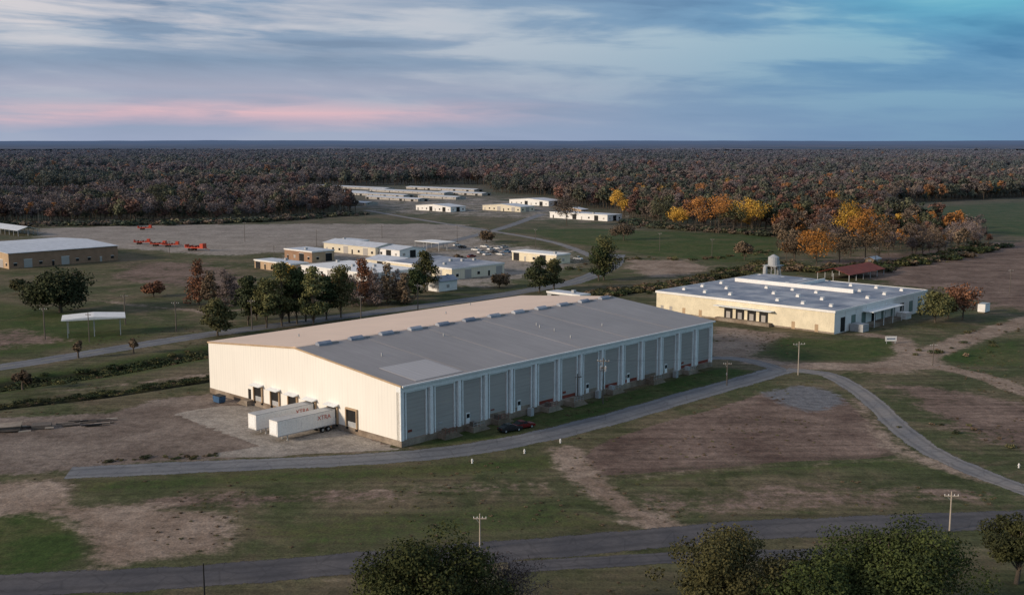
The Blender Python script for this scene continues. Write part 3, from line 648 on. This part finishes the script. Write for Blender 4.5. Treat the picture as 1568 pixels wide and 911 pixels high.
# ------------------------------------------------------------------ poles
def pole(u,vb,vt,arm=1.2,tr=False,name='utility_pole',k='wood',r=0.14,rz=None):
    h=hpx(vb,vt); mb=MB(); mb.cyl((0,0,-0.3),(0,0,h),r,r*0.7,8,k)
    if arm:
        mb.box(-arm,arm,-0.06,0.06,h-0.75,h-0.6,k); mb.cyl((-arm*0.6,0,h-0.7),(0,0,h-1.4),0.03,0.03,5,'steel')
        for x_ in (-arm*0.92,-arm*0.4,arm*0.4,arm*0.92): mb.cyl((x_,0,h-0.6),(x_,0,h-0.4),0.06,0.04,6,'white')
    if tr:
        for x_ in (-0.5,0.5): mb.cyl((x_,0.2,h-2.9),(x_,0.2,h-1.9),0.3,0.3,10,'steel'); mb.cyl((x_,0.2,h-1.9),(x_,0.2,h-1.65),0.08,0.05,6,'white')
        mb.box(-0.8,0.8,-0.05,0.05,h-2.2,h-2.05,k)
    o=mb.obj(name,g(u,vb),random.uniform(-0.3,0.3) if rz is None else rz); return (g(u,vb),h)
def wire(pa,pb,sag=1.2,r=0.02):
    mb=MB(); (a,ha),(b2,hb)=pa,pb; n=14; pts=[]
    for i in range(n+1):
        t=i/n; pts.append((a[0]+(b2[0]-a[0])*t,a[1]+(b2[1]-a[1])*t,ha-0.4+(hb-ha)*t-sag*4*t*(1-t)))
    for i in range(n): mb.cyl(pts[i],pts[i+1],r,r,4,'dark')
    mb.obj('power_line')
p1=pole(923,618,548,1.3,True); p2=pole(1222,574,523,1.5,False,k='palepole')
pole(735,840,786,0.9,k='palepole',r=0.12); pole(1454,812,752,1.0,k='palepole',r=0.13)
pole(314,930,862,0,name='bollard_post',k='dark',r=0.11)
line=[pole(*q,1.1,r=0.2) for q in ((-60,552,497),(69,520,470),(192,497,450),(270,508,461),(386,505,458),(553,500,452),(640,478,434))]
for a,b2 in zip(line[:-1],line[1:]): wire(a,b2,1.0,0.03)
for (u,vb,vt) in ((137,524,478),(375,370,340),(60,352,318),(1340,407,378),(1546,450,412),(1113,590,553),(884,614,572),(485,378,352),(585,365,345),(700,372,345),(960,362,330),(1010,384,356),(1090,395,365),(1428,560,525),(820,380,350),(560,345,325),(260,395,368),(420,402,376)):
    pole(u,vb,vt,0.9)
for (u,v) in ((723,709),(803,694),(858,678),(1113,575),(1560,716)):
    mb=MB(); mb.cyl((0,0,0),(0,0,0.62),0.13,0.12,8,'white'); mb.cyl((0,0,0.62),(0,0,0.8),0.17,0.05,8,'white'); mb.cyl((-0.22,0,0.42),(0.22,0,0.42),0.07,0.07,6,'white'); mb.cyl((0,0,0),(0,0,0.06),0.2,0.2,8,'steel')
    mb.obj('fire_hydrant',g(u,v))
wire(p1,p2,1.5); wire(p2,(g(1546,450),9),3)

# ------------------------------------------------------------------ trees
def leafmat(name,dark,light,hz=0.85,var=0.35):
    m,nt,b=newmat(name)
    tone=nd(nt,'ShaderNodeAttribute',attribute_name='tone').outputs['Fac']
    oi=nd(nt,'ShaderNodeObjectInfo')
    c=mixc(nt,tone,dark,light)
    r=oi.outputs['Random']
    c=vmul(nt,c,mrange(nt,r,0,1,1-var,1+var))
    loc=oi.outputs['Location']; n_=noise(nt,loc,0.02,3)
    c=mixc(nt,mrange(nt,n_,0.42,0.65,0,0.22),c,(0.11,0.08,0.06))
    if hz:
        n3=noise(nt,scalev(nt,loc,(0.0018,0.005,0)),1.0,4,0.6); c=vmul(nt,c,mrange(nt,n3,0.36,0.62,0.68,1.32))
        c=haze_tint(nt,c,hz,600,5600,(0.17,0.205,0.285))
    nt.links.new(c,b.inputs['Base Color']); b.inputs['Roughness'].default_value=0.8; b.inputs['Specular IOR Level'].default_value=0.15
    return m
LM={'mauve':leafmat('bare_twigs',(0.072,0.056,0.052),(0.200,0.155,0.142)),
 'rust':leafmat('rust_leaves',(0.082,0.036,0.022),(0.225,0.105,0.058)),
 'brown':leafmat('brown_leaves',(0.072,0.053,0.036),(0.185,0.132,0.084)),
 'olive':leafmat('olive_leaves',(0.040,0.047,0.019),(0.130,0.124,0.050)),
 'green':leafmat('dark_green_leaves',(0.016,0.027,0.011),(0.056,0.073,0.029)),
 'yellow':leafmat('yellow_leaves',(0.28,0.15,0.022),(0.66,0.39,0.055),0.5),
 'orange':leafmat('orange_leaves',(0.19,0.078,0.018),(0.46,0.20,0.045),0.6)}
def tree_mesh(name,h,cr,cb,ncl,nlf,lsz,leaf,style='round',aspect=1.0,trunk_r=0.3,seed=0,branches=True,crs=0.30):
    r=np.random.default_rng(seed); V=[];Q=[];MI=[];T=[]
    nv=[0]
    def tube(p0,p1,r0,r1,n=6):
        p0=np.array(p0,float);p1=np.array(p1,float); d=p1-p0; d/=np.linalg.norm(d)+1e-9
        a=np.cross(d,[0.3,0.8,0.1]); a/=np.linalg.norm(a); c=np.cross(d,a); th=np.arange(n)*2*np.pi/n
        ring=np.cos(th)[:,None]*a+np.sin(th)[:,None]*c
        V.append(p0+ring*r0); V.append(p1+ring*r1); i=np.arange(n); j=(i+1)%n; b=nv[0]
        Q.append(np.stack([b+i,b+j,b+n+j,b+n+i],1)); MI.append(np.zeros(n,int)); T.append(np.zeros(2*n)); nv[0]+=2*n
    lean=r.normal(0,0.03*h,2)
    pts=[np.array([0,0,-0.3])]+[np.array([*(lean*t+r.normal(0,0.01*h,2)),h*0.82*t]) for t in (0.25,0.5,0.75,1.0)]
    rad=[trunk_r*1.2,trunk_r*0.85,trunk_r*0.65,trunk_r*0.4,trunk_r*0.12]
    for i in range(4): tube(pts[i],pts[i+1],rad[i],rad[i+1],7)
    zc0=h*cb; ch=h-zc0; C=[]
    lob=r.uniform(0,6.28,3)
    while len(C)<ncl:
        q=r.uniform(-1,1,3)
        if style=='round':
            if not(0.30<np.linalg.norm(q)<1.0): continue
            if q[2]<-0.6: continue
            az=math.atan2(q[1],q[0]); wob=1+0.16*math.sin(2*az+lob[0])+0.12*math.sin(3*az+lob[1])+0.08*math.sin(5*az+lob[2])
            C.append([q[0]*cr*0.80*wob,q[1]*cr*0.80*aspect*wob,zc0+ch*(0.5+0.42*q[2]*(0.86+0.14*math.sin(az*2+lob[2])))])
        elif style=='cone':
            t=r.random()**1.3; rr_=cr*(1-t)*0.8+0.1*cr; a=r.uniform(0,6.28); C.append([math.cos(a)*rr_*r.uniform(0.4,1),math.sin(a)*rr_*r.uniform(0.4,1),zc0+ch*t*0.95])
        else:
            t=r.random(); prof=max(0.15,math.sin(min(1,(t*0.9+0.22))*math.pi)**0.7*0.9 if t<0.86 else 0.15); a=r.uniform(0,6.28); rr_=cr*prof*r.uniform(0.25,0.95)
            C.append([math.cos(a)*rr_,math.sin(a)*rr_,zc0+ch*(0.05+0.9*t)])
    C=np.array(C)
    crad=cr*crs*r.uniform(0.5,1.45,ncl)
    if branches:
        for c in C:
            t=np.clip((c[2]-h*0.22)/(h*0.82),0.12,0.9)*0.85; st_=np.array([lean[0]*t,lean[1]*t,h*0.82*t])
            mid=(st_+c)/2+np.array([0,0,0.03*h]); tube(st_,mid,trunk_r*0.30,trunk_r*0.17,5); tube(mid,c,trunk_r*0.17,trunk_r*0.05,5)
    k=r.choice(ncl,nlf,p=crad**2/np.sum(crad**2)); d=r.normal(0,1,(nlf,3)); d/=np.linalg.norm(d,axis=1)[:,None]
    rr_=crad[k]*r.uniform(0.35,1.12,nlf)**0.6
    flat=np.array([1,1,0.72 if style!='pine' else 0.5]); ctr=C[k]+d*rr_[:,None]*flat
    ctr[:,2]=np.maximum(ctr[:,2],0.02)
    nr=d+r.normal(0,0.65,(nlf,3)); nr[:,2]+=0.35; nr/=np.linalg.norm(nr,axis=1)[:,None]
    a=np.cross(nr,r.normal(0,1,(nlf,3))); a/=np.linalg.norm(a,axis=1)[:,None]; b=np.cross(nr,a)
    s1=lsz*r.uniform(0.55,1.25,nlf)[:,None]; s2=s1*(0.62 if leaf!='mauve' else 0.30)
    vs=np.stack([ctr-a*s1,ctr-b*s2+a*s1*0.15,ctr+a*s1,ctr+b*s2-a*s1*0.1],1).reshape(-1,3)
    V.append(vs); i=np.arange(nlf)*4+nv[0]; Q.append(np.stack([i,i+1,i+2,i+3],1)); MI.append(np.ones(nlf,int))
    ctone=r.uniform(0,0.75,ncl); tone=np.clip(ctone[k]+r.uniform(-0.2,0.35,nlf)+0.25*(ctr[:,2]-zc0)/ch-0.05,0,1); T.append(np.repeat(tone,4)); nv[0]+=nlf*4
    V=np.concatenate(V); return np_mesh(name,V,np.concatenate(Q),[M['bark'],LM[leaf]],np.concatenate(MI),{'tone':np.concatenate(T)})
fc=bpy.data.collections.new('forest_species')
sp_def=[('mauve',20,4.6,0.28,26,560,0.85,'round'),('mauve',22,5.2,0.30,30,600,0.85,'round'),('rust',18,4.6,0.2,24,480,0.78,'round'),('rust',20,5.2,0.25,26,520,0.78,'round'),
 ('brown',19,5.0,0.22,26,520,0.82,'round'),('brown',21,4.8,0.25,24,500,0.82,'round'),('olive',18,5.0,0.15,24,540,0.78,'round'),('olive',20,5.4,0.2,26,540,0.82,'round'),
 ('green',17,4.6,0.12,22,540,0.78,'round'),('green',21,3.8,0.3,24,480,0.78,'pine'),('yellow',17,4.6,0.15,22,480,0.74,'round'),('orange',18,4.9,0.18,24,500,0.74,'round')]
for i,(lf,h,cr,cb,nc,nl,ls,sty) in enumerate(sp_def):
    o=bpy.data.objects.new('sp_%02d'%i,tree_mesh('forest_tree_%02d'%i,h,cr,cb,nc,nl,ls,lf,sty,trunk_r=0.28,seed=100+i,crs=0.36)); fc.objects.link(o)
bc=bpy.data.collections.new('brush_species')
for i,(lf,h,cr,nl,ls) in enumerate((('green',1.5,1.6,170,0.30),('olive',1.2,1.5,160,0.27),('brown',1.2,1.3,150,0.28),('brown',0.6,1.1,90,0.22),('olive',0.45,1.0,80,0.2))):
    o=bpy.data.objects.new('br_%02d'%i,tree_mesh('brush_%02d'%i,h,cr,0.0,9,nl,ls,lf,'round',trunk_r=0.04,seed=200+i,crs=0.45)); bc.objects.link(o)
def scatter(name,pts,idx,sc,coll):
    n=len(pts); me=bpy.data.meshes.new(name); me.vertices.add(n); me.vertices.foreach_set('co',np.asarray(pts,dtype=np.float32).ravel())
    a=me.attributes.new('idx','INT','POINT'); a.data.foreach_set('value',np.asarray(idx,dtype=np.int32))
    a=me.attributes.new('rot','FLOAT_VECTOR','POINT'); r_=np.zeros((n,3),np.float32); r_[:,2]=rng.uniform(0,6.28,n); a.data.foreach_set('vector',r_.ravel())
    a=me.attributes.new('scl','FLOAT_VECTOR','POINT'); a.data.foreach_set('vector',np.asarray(sc,dtype=np.float32).ravel())
    me.update(); o=bpy.data.objects.new(name,me); scene.collection.objects.link(o)
    ng=bpy.data.node_groups.new(name,'GeometryNodeTree'); ng.interface.new_socket('Geometry',in_out='INPUT',socket_type='NodeSocketGeometry'); ng.interface.new_socket('Geometry',in_out='OUTPUT',socket_type='NodeSocketGeometry')
    gi=ng.nodes.new('NodeGroupInput'); go_=ng.nodes.new('NodeGroupOutput'); ip=ng.nodes.new('GeometryNodeInstanceOnPoints'); ci=ng.nodes.new('GeometryNodeCollectionInfo')
    ci.inputs['Collection'].default_value=coll; ci.inputs['Separate Children'].default_value=True; ci.inputs['Reset Children'].default_value=True
    def na(nm,t):
        x=ng.nodes.new('GeometryNodeInputNamedAttribute'); x.data_type=t; x.inputs['Name'].default_value=nm; return x.outputs['Attribute']
    ng.links.new(gi.outputs[0],ip.inputs['Points']); ng.links.new(ci.outputs[0],ip.inputs['Instance']); ip.inputs['Pick Instance'].default_value=True
    ng.links.new(na('idx','INT'),ip.inputs['Instance Index']); ng.links.new(na('rot','FLOAT_VECTOR'),ip.inputs['Rotation']); ng.links.new(na('scl','FLOAT_VECTOR'),ip.inputs['Scale'])
    ng.links.new(ip.outputs[0],go_.inputs[0]); md=o.modifiers.new('scatter','NODES'); md.node_group=ng; return o
fpoly=G([(-900,352),(0,345),(200,343),(370,339),(470,333),(545,328),(520,312),(470,300),(465,286),(740,283),(760,297),(850,301),(855,318),(940,321),(960,335),(1000,345),(1190,358),(1190,404),(1250,412),(1390,401),(1520,376),(1500,360),(1400,345),(1340,326),(1360,313),(1568,303),(2300,293)])
fpoly+= [(9000,6000),(9000,20000),(-9000,20000),(-9000,6000)]
def grid_pts(y0,y1,s):
    xs_=np.arange(-0.58*y1-50,0.58*y1+50,s); ys_=np.arange(y0,y1,s); X_,Y_=np.meshgrid(xs_,ys_); X_=X_.ravel()+rng.uniform(-.45,.45,X_.size)*s; Y_=Y_.ravel()+rng.uniform(-.45,.45,Y_.size)*s
    k=(np.abs(X_)<0.56*Y_+60)&inside(X_,Y_,fpoly); return X_[k],Y_[k]
parts=[grid_pts(380,1300,8.6),grid_pts(1300,2600,12.5),grid_pts(2600,5200,21)]
fx=np.concatenate([p[0] for p in parts]); fy=np.concatenate([p[1] for p in parts]); big=np.concatenate([np.full(len(p[0]),s) for p,s in zip(parts,(1.0,1.18,1.6))])
clr=fbm(fx*0.35+5000,fy,260,11); keep=~((clr>0.60)&(fy>1300))
strip=(fx/fy<-0.02)&(fy>1020+60*fbm(fx,fy,150,77))&(fy<1230)&(fbm(fx,fy,200,78)>0.40); keep&=~strip
keep&=~((fbm(fx,fy,70,91)>0.70))
for (u,v) in ((998,252),(455,253)):
    q=g(u,v); keep&=~((np.abs(fx-q[0])<60)&(fy>q[1]-420)&(fy<q[1]+60))
fx,fy,big=fx[keep],fy[keep],big[keep]
n=len(fx); r0=rng.random(n); z1=fbm(fx,fy,120,21); z2=fbm(fx,fy,260,31); uu=fx/fy
greeny=z1+0.10*rng.normal(size=n)
idx=np.where(greeny<0.41,rng.choice([8,9,6,7],n),np.where(greeny<0.52,rng.choice([4,6,7,5],n),np.where(greeny<0.62,rng.choice([0,1,4,2],n),rng.choice([2,3,0,5,11],n,p=[.3,.25,.2,.17,.08]))))
left=(uu<-0.12)&(fy<1050); idx=np.where(left&(r0<0.66),rng.choice([0,1,0,5,2],n),idx)
rt=(uu>0.08)&(fy<1300); idx=np.where(rt&(r0<0.60),rng.choice([4,7,6,3,8,5,7],n),idx)
idx=np.where(rt&(z2>0.50)&(r0>0.82),rng.choice([10,11,11],n),idx); idx=np.where((r0>0.982)&(fy>900),rng.choice([10,11],n),idx)
clump=(uu>0.22)&(fy<640); idx=np.where(clump,rng.choice([4,5,0,3,11],n,p=[.3,.25,.25,.12,.08]),idx)
sc=rng.uniform(0.58,1.14,n)*big*0.9; sc=np.where(clump,sc*np.where(uu>0.33,0.60,0.74),sc)
sc=sc*(0.70+0.6*fbm(fx,fy,60,41))
scl=np.stack([sc*rng.uniform(0.95,1.3,n),sc*rng.uniform(0.95,1.3,n),np.where(big>1.3,sc*0.60,sc)],1)
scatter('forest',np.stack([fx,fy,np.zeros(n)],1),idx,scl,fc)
def along_line(pl,n,spread):
    c=smooth_pts(G(pl),2.0); k=rng.integers(0,len(c),n); return c[k]+rng.normal(0,spread,(n,2))
bp=[along_line(D1,900,2.2),along_line(D2,260,1.2),along_line(D3,620,3.5),along_line([(0,346),(200,344),(370,340),(545,329)],500,5),along_line([(960,338),(1000,347),(1190,361)],260,5),along_line([(1190,408),(1250,415),(1390,404),(1520,378)],320,4),
 along_line([(880,415),(950,398),(1085,396),(1190,385)],60,3),along_line([(1440,640),(1568,690)],14,5),along_line([(165,706),(330,697)],50,0.6),along_line([(1410,545),(1568,500)],30,5)]
bsz=[0.75,0.5,1.1,2.4,2.0,2.0,1.0,0.5,0.35,0.6]
kinds=np.concatenate([rng.choice([0,1,4,3],len(a),p=[.45,.3,.15,.1]) if i<2 else rng.choice(5,len(a),p=[.25,.25,.25,.15,.1]) for i,a in enumerate(bp)])
BP=np.concatenate(bp); BS=np.concatenate([np.full(len(a),s) for a,s in zip(bp,bsz)])*rng.uniform(0.35,1.3,len(BP))
D=seg_dist(BP[:,0],BP[:,1],G(D1),False); Z=-1.7*np.exp(-(D/4.5)**2)
scatter('brush',np.column_stack([BP,Z]),kinds,np.stack([BS*1.3,BS*1.3,BS*0.8],1),bc)
wx=rng.uniform(-150,230,9000); wy=rng.uniform(118,330,9000)
ok=fbm(wx,wy,14,61)>0.56
for c_,wd in ((R1,5),(R2,4.5),(R4,5.5),(R5,6)):
    ok&=seg_dist(wx,wy,[tuple(p) for p in c_[::4]],False)>wd
for pl in (yard,[(1080,530),(1200,575),(1350,575),(1568,510),(1568,480),(1200,548)]): ok&=~inside(wx,wy,G(pl))
foot=[add2(A0,L,-2),add2(A0,L,LN+2),add2(add2(A0,L,LN+2),W,WD),add2(A0,W,WD)]; ok&=~inside(wx,wy,foot)
ok&=~inside(wx,wy,[add2(A2,L,-1),add2(A2,L,L2),add2(add2(A2,L,L2),W,W2),add2(A2,W,W2)])
wx,wy=wx[ok],wy[ok]; ws=rng.uniform(0.10,0.26,len(wx)); scatter('weeds',np.column_stack([wx,wy,np.zeros(len(wx))]),rng.choice([3,4],len(wx)),np.stack([ws*1.8,ws*1.8,ws],1),bc)
fm,nt,b=newmat('far_canopy'); pos=nd(nt,'ShaderNodeNewGeometry').outputs['Position']
n1=noise(nt,scalev(nt,pos,(0.0016,0.0006,0)),1,8,0.75,0.3); n2=noise(nt,scalev(nt,pos,(0.012,0.002,0)),1,5,0.8)
c=mixc(nt,mrange(nt,n1,0.40,0.62),(0.042,0.050,0.045),(0.18,0.14,0.12)); c=vmul(nt,c,mrange(nt,n2,0.3,0.7,0.45,1.55)); c=haze_tint(nt,c,0.95,500,15000,(0.125,0.185,0.30))
nt.links.new(c,b.inputs['Base Color']); b.inputs['Roughness'].default_value=1; b.inputs['Specular IOR Level'].default_value=0
ys_=np.geomspace(5000,34000,90); xr=np.linspace(-0.9,0.9,260); YY=np.repeat(ys_[:,None],260,1); XX=xr[None,:]*YY
ZZ=10+8*fbm(XX+1e5,YY+1e5,420,71)+ np.clip((YY-11000)/18000,0,1)*48*(fbm(XX+2e5,(YY+2e5)*0.7,2600,75))
i2=(np.arange(89)[:,None]*260+np.arange(259)[None,:]).ravel()
me=np_mesh('distant_forest',np.stack([XX.ravel(),YY.ravel(),ZZ.ravel()],1),np.stack([i2,i2+1,i2+261,i2+260],1),[fm],smooth=False)
o=bpy.data.objects.new('distant_forest',me); scene.collection.objects.link(o)

def tree(name,u,vb,vt,wpx,leaf,style='round',cb=0.2,ncl=26,nlf=1500,ls=0.4,seed=0,tr=0.3,xy=None,h=None,cr=None,crs=0.3,aspect=1.0):
    A_=xy or g(u,vb); h=h or hpx(vb,vt); cr=cr or wpx/2*math.hypot(A_[1],H)/F
    o=bpy.data.objects.new(name,tree_mesh(name,h,cr,cb,ncl,nlf,ls,leaf,style,trunk_r=tr,seed=seed,crs=crs,aspect=aspect)); scene.collection.objects.link(o); o.location=(A_[0],A_[1],0); return o
LM['oakd']=leafmat('live_oak_leaves',(0.013,0.021,0.009),(0.045,0.056,0.022),0,0.05)
tree('oak_tree',93,478,412,106,'oakd',cb=0.05,ncl=80,nlf=8000,ls=0.50,seed=1,tr=0.6,crs=0.32)
k=10
for (u,vb,vt,wp,lf,sty) in ((333,514,458,58,'olive','pine'),(380,498,420,50,'green','pine'),(408,502,426,52,'olive','pine'),(432,499,400,54,'olive','pine'),(455,496,411,52,'green','pine'),(480,500,408,54,'olive','pine'),(522,486,408,58,'olive','pine'),(650,448,385,46,'olive','pine'),(826,448,392,44,'green','pine'),(848,444,396,38,'olive','pine'),(925,429,365,60,'olive','pine'),(917,430,378,46,'green','pine'),(636,456,413,42,'green','pine'),(500,490,422,44,'green','pine'),(393,490,438,38,'olive','pine'),(443,494,425,40,'olive','pine'),(468,492,420,40,'green','pine')):
    k+=1; tree('pine_tree',u,vb,vt,wp,lf,sty,cb=0.20,ncl=44,nlf=3000,ls=0.42,seed=k,tr=0.26,crs=0.36)
for (u,vb,vt,wp,lf) in ((305,466,398,44,'rust'),(322,468,405,38,'brown'),(345,470,412,38,'mauve'),(355,466,420,34,'mauve'),(556,466,398,42,'rust'),(574,468,408,40,'mauve'),(592,464,402,40,'brown'),(608,462,410,38,'mauve'),(566,458,412,34,'rust'),(540,470,420,38,'mauve'),(620,466,418,36,'brown')):
    k+=1; tree('cypress_tree',u,vb,vt,wp,lf,'cone',cb=0.10,ncl=36,nlf=2000,ls=0.40,seed=k,tr=0.24,crs=0.34)
for (u,vb,vt,wp,lf,cb) in ((235,454,430,34,'rust',0.05),(868,346,298,44,'brown',0.2),(946,332,289,28,'yellow',0.15),(955,368,341,34,'brown',0.1),(1432,494,441,60,'olive',0.05),(1474,489,430,60,'rust',0.08),(1452,488,448,34,'olive',0.1),(120,548,520,14,'brown',0.2),(205,541,518,12,'brown',0.2),(1152,358,292,54,'yellow',0.15),(1100,358,290,50,'orange',0.15),(1065,356,294,44,'orange',0.15),(1302,394,294,60,'yellow',0.25),(1325,400,304,66,'orange',0.2),(1012,348,302,36,'olive',0.1),(1250,410,345,60,'orange',0.1),(1345,402,330,80,'brown',0.1),(1480,382,330,60,'mauve',0.1),(245,341,270,30,'olive',0.3),(765,440,418,30,'brown',0.1),(700,408,388,24,'brown',0.1),(1140,398,366,30,'brown',0.1),(745,372,352,26,'brown',0.1),(520,440,418,26,'rust',0.1),(440,440,400,30,'yellow',0.2),(35,596,565,26,'brown',0.1),(1285,402,350,60,'brown',0.1),(1412,394,340,70,'mauve',0.1),(30,450,425,30,'olive',0.1),(1122,358,303,40,'olive',0.15),(1215,404,350,50,'brown',0.1),(1040,352,312,40,'yellow',0.15)):
    k+=1; tree('deciduous_tree',u,vb,vt,wp,lf,'round',cb=cb,ncl=26,nlf=1700,ls=0.46,seed=k,tr=0.25,crs=0.36)
LM['fg1']=leafmat('foreground_oak_leaves',(0.015,0.025,0.008),(0.064,0.072,0.021),0,0.1)
LM['fg2']=leafmat('foreground_thin_leaves',(0.035,0.037,0.016),(0.112,0.102,0.038),0,0.1)
LM['fg3']=leafmat('foreground_green_leaves',(0.013,0.026,0.008),(0.062,0.083,0.021),0,0.1)
def fgx(u,y,h): return (u-CU)/F*(y*cp+(H-h*0.8)*sp)
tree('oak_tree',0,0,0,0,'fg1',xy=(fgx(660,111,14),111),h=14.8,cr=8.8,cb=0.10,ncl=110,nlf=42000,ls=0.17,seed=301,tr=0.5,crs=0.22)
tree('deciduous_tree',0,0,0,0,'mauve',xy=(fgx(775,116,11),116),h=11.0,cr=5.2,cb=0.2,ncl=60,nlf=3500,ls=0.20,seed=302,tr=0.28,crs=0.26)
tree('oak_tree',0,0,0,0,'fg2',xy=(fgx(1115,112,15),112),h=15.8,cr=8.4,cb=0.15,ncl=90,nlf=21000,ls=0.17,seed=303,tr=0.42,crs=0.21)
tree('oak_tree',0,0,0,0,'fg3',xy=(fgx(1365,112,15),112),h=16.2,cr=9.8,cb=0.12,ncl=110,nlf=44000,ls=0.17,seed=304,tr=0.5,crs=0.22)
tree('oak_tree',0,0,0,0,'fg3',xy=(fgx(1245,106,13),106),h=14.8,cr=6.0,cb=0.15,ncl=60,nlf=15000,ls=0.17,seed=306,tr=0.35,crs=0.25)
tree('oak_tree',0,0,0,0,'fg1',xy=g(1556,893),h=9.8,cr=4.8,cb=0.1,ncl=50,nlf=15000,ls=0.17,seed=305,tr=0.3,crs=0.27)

# ------------------------------------------------------------------ camera
cd=bpy.data.cameras.new('camera'); cd.sensor_width=36; cd.sensor_fit='HORIZONTAL'; cd.lens=F/1568*36; cd.clip_start=1; cd.clip_end=120000
co=bpy.data.objects.new('camera',cd); scene.collection.objects.link(co); co.location=(0,0,H); co.rotation_euler=(math.pi/2-P,0,0); scene.camera=co
scene.view_settings.view_transform='Standard'; scene.view_settings.look='None'; scene.view_settings.exposure=0
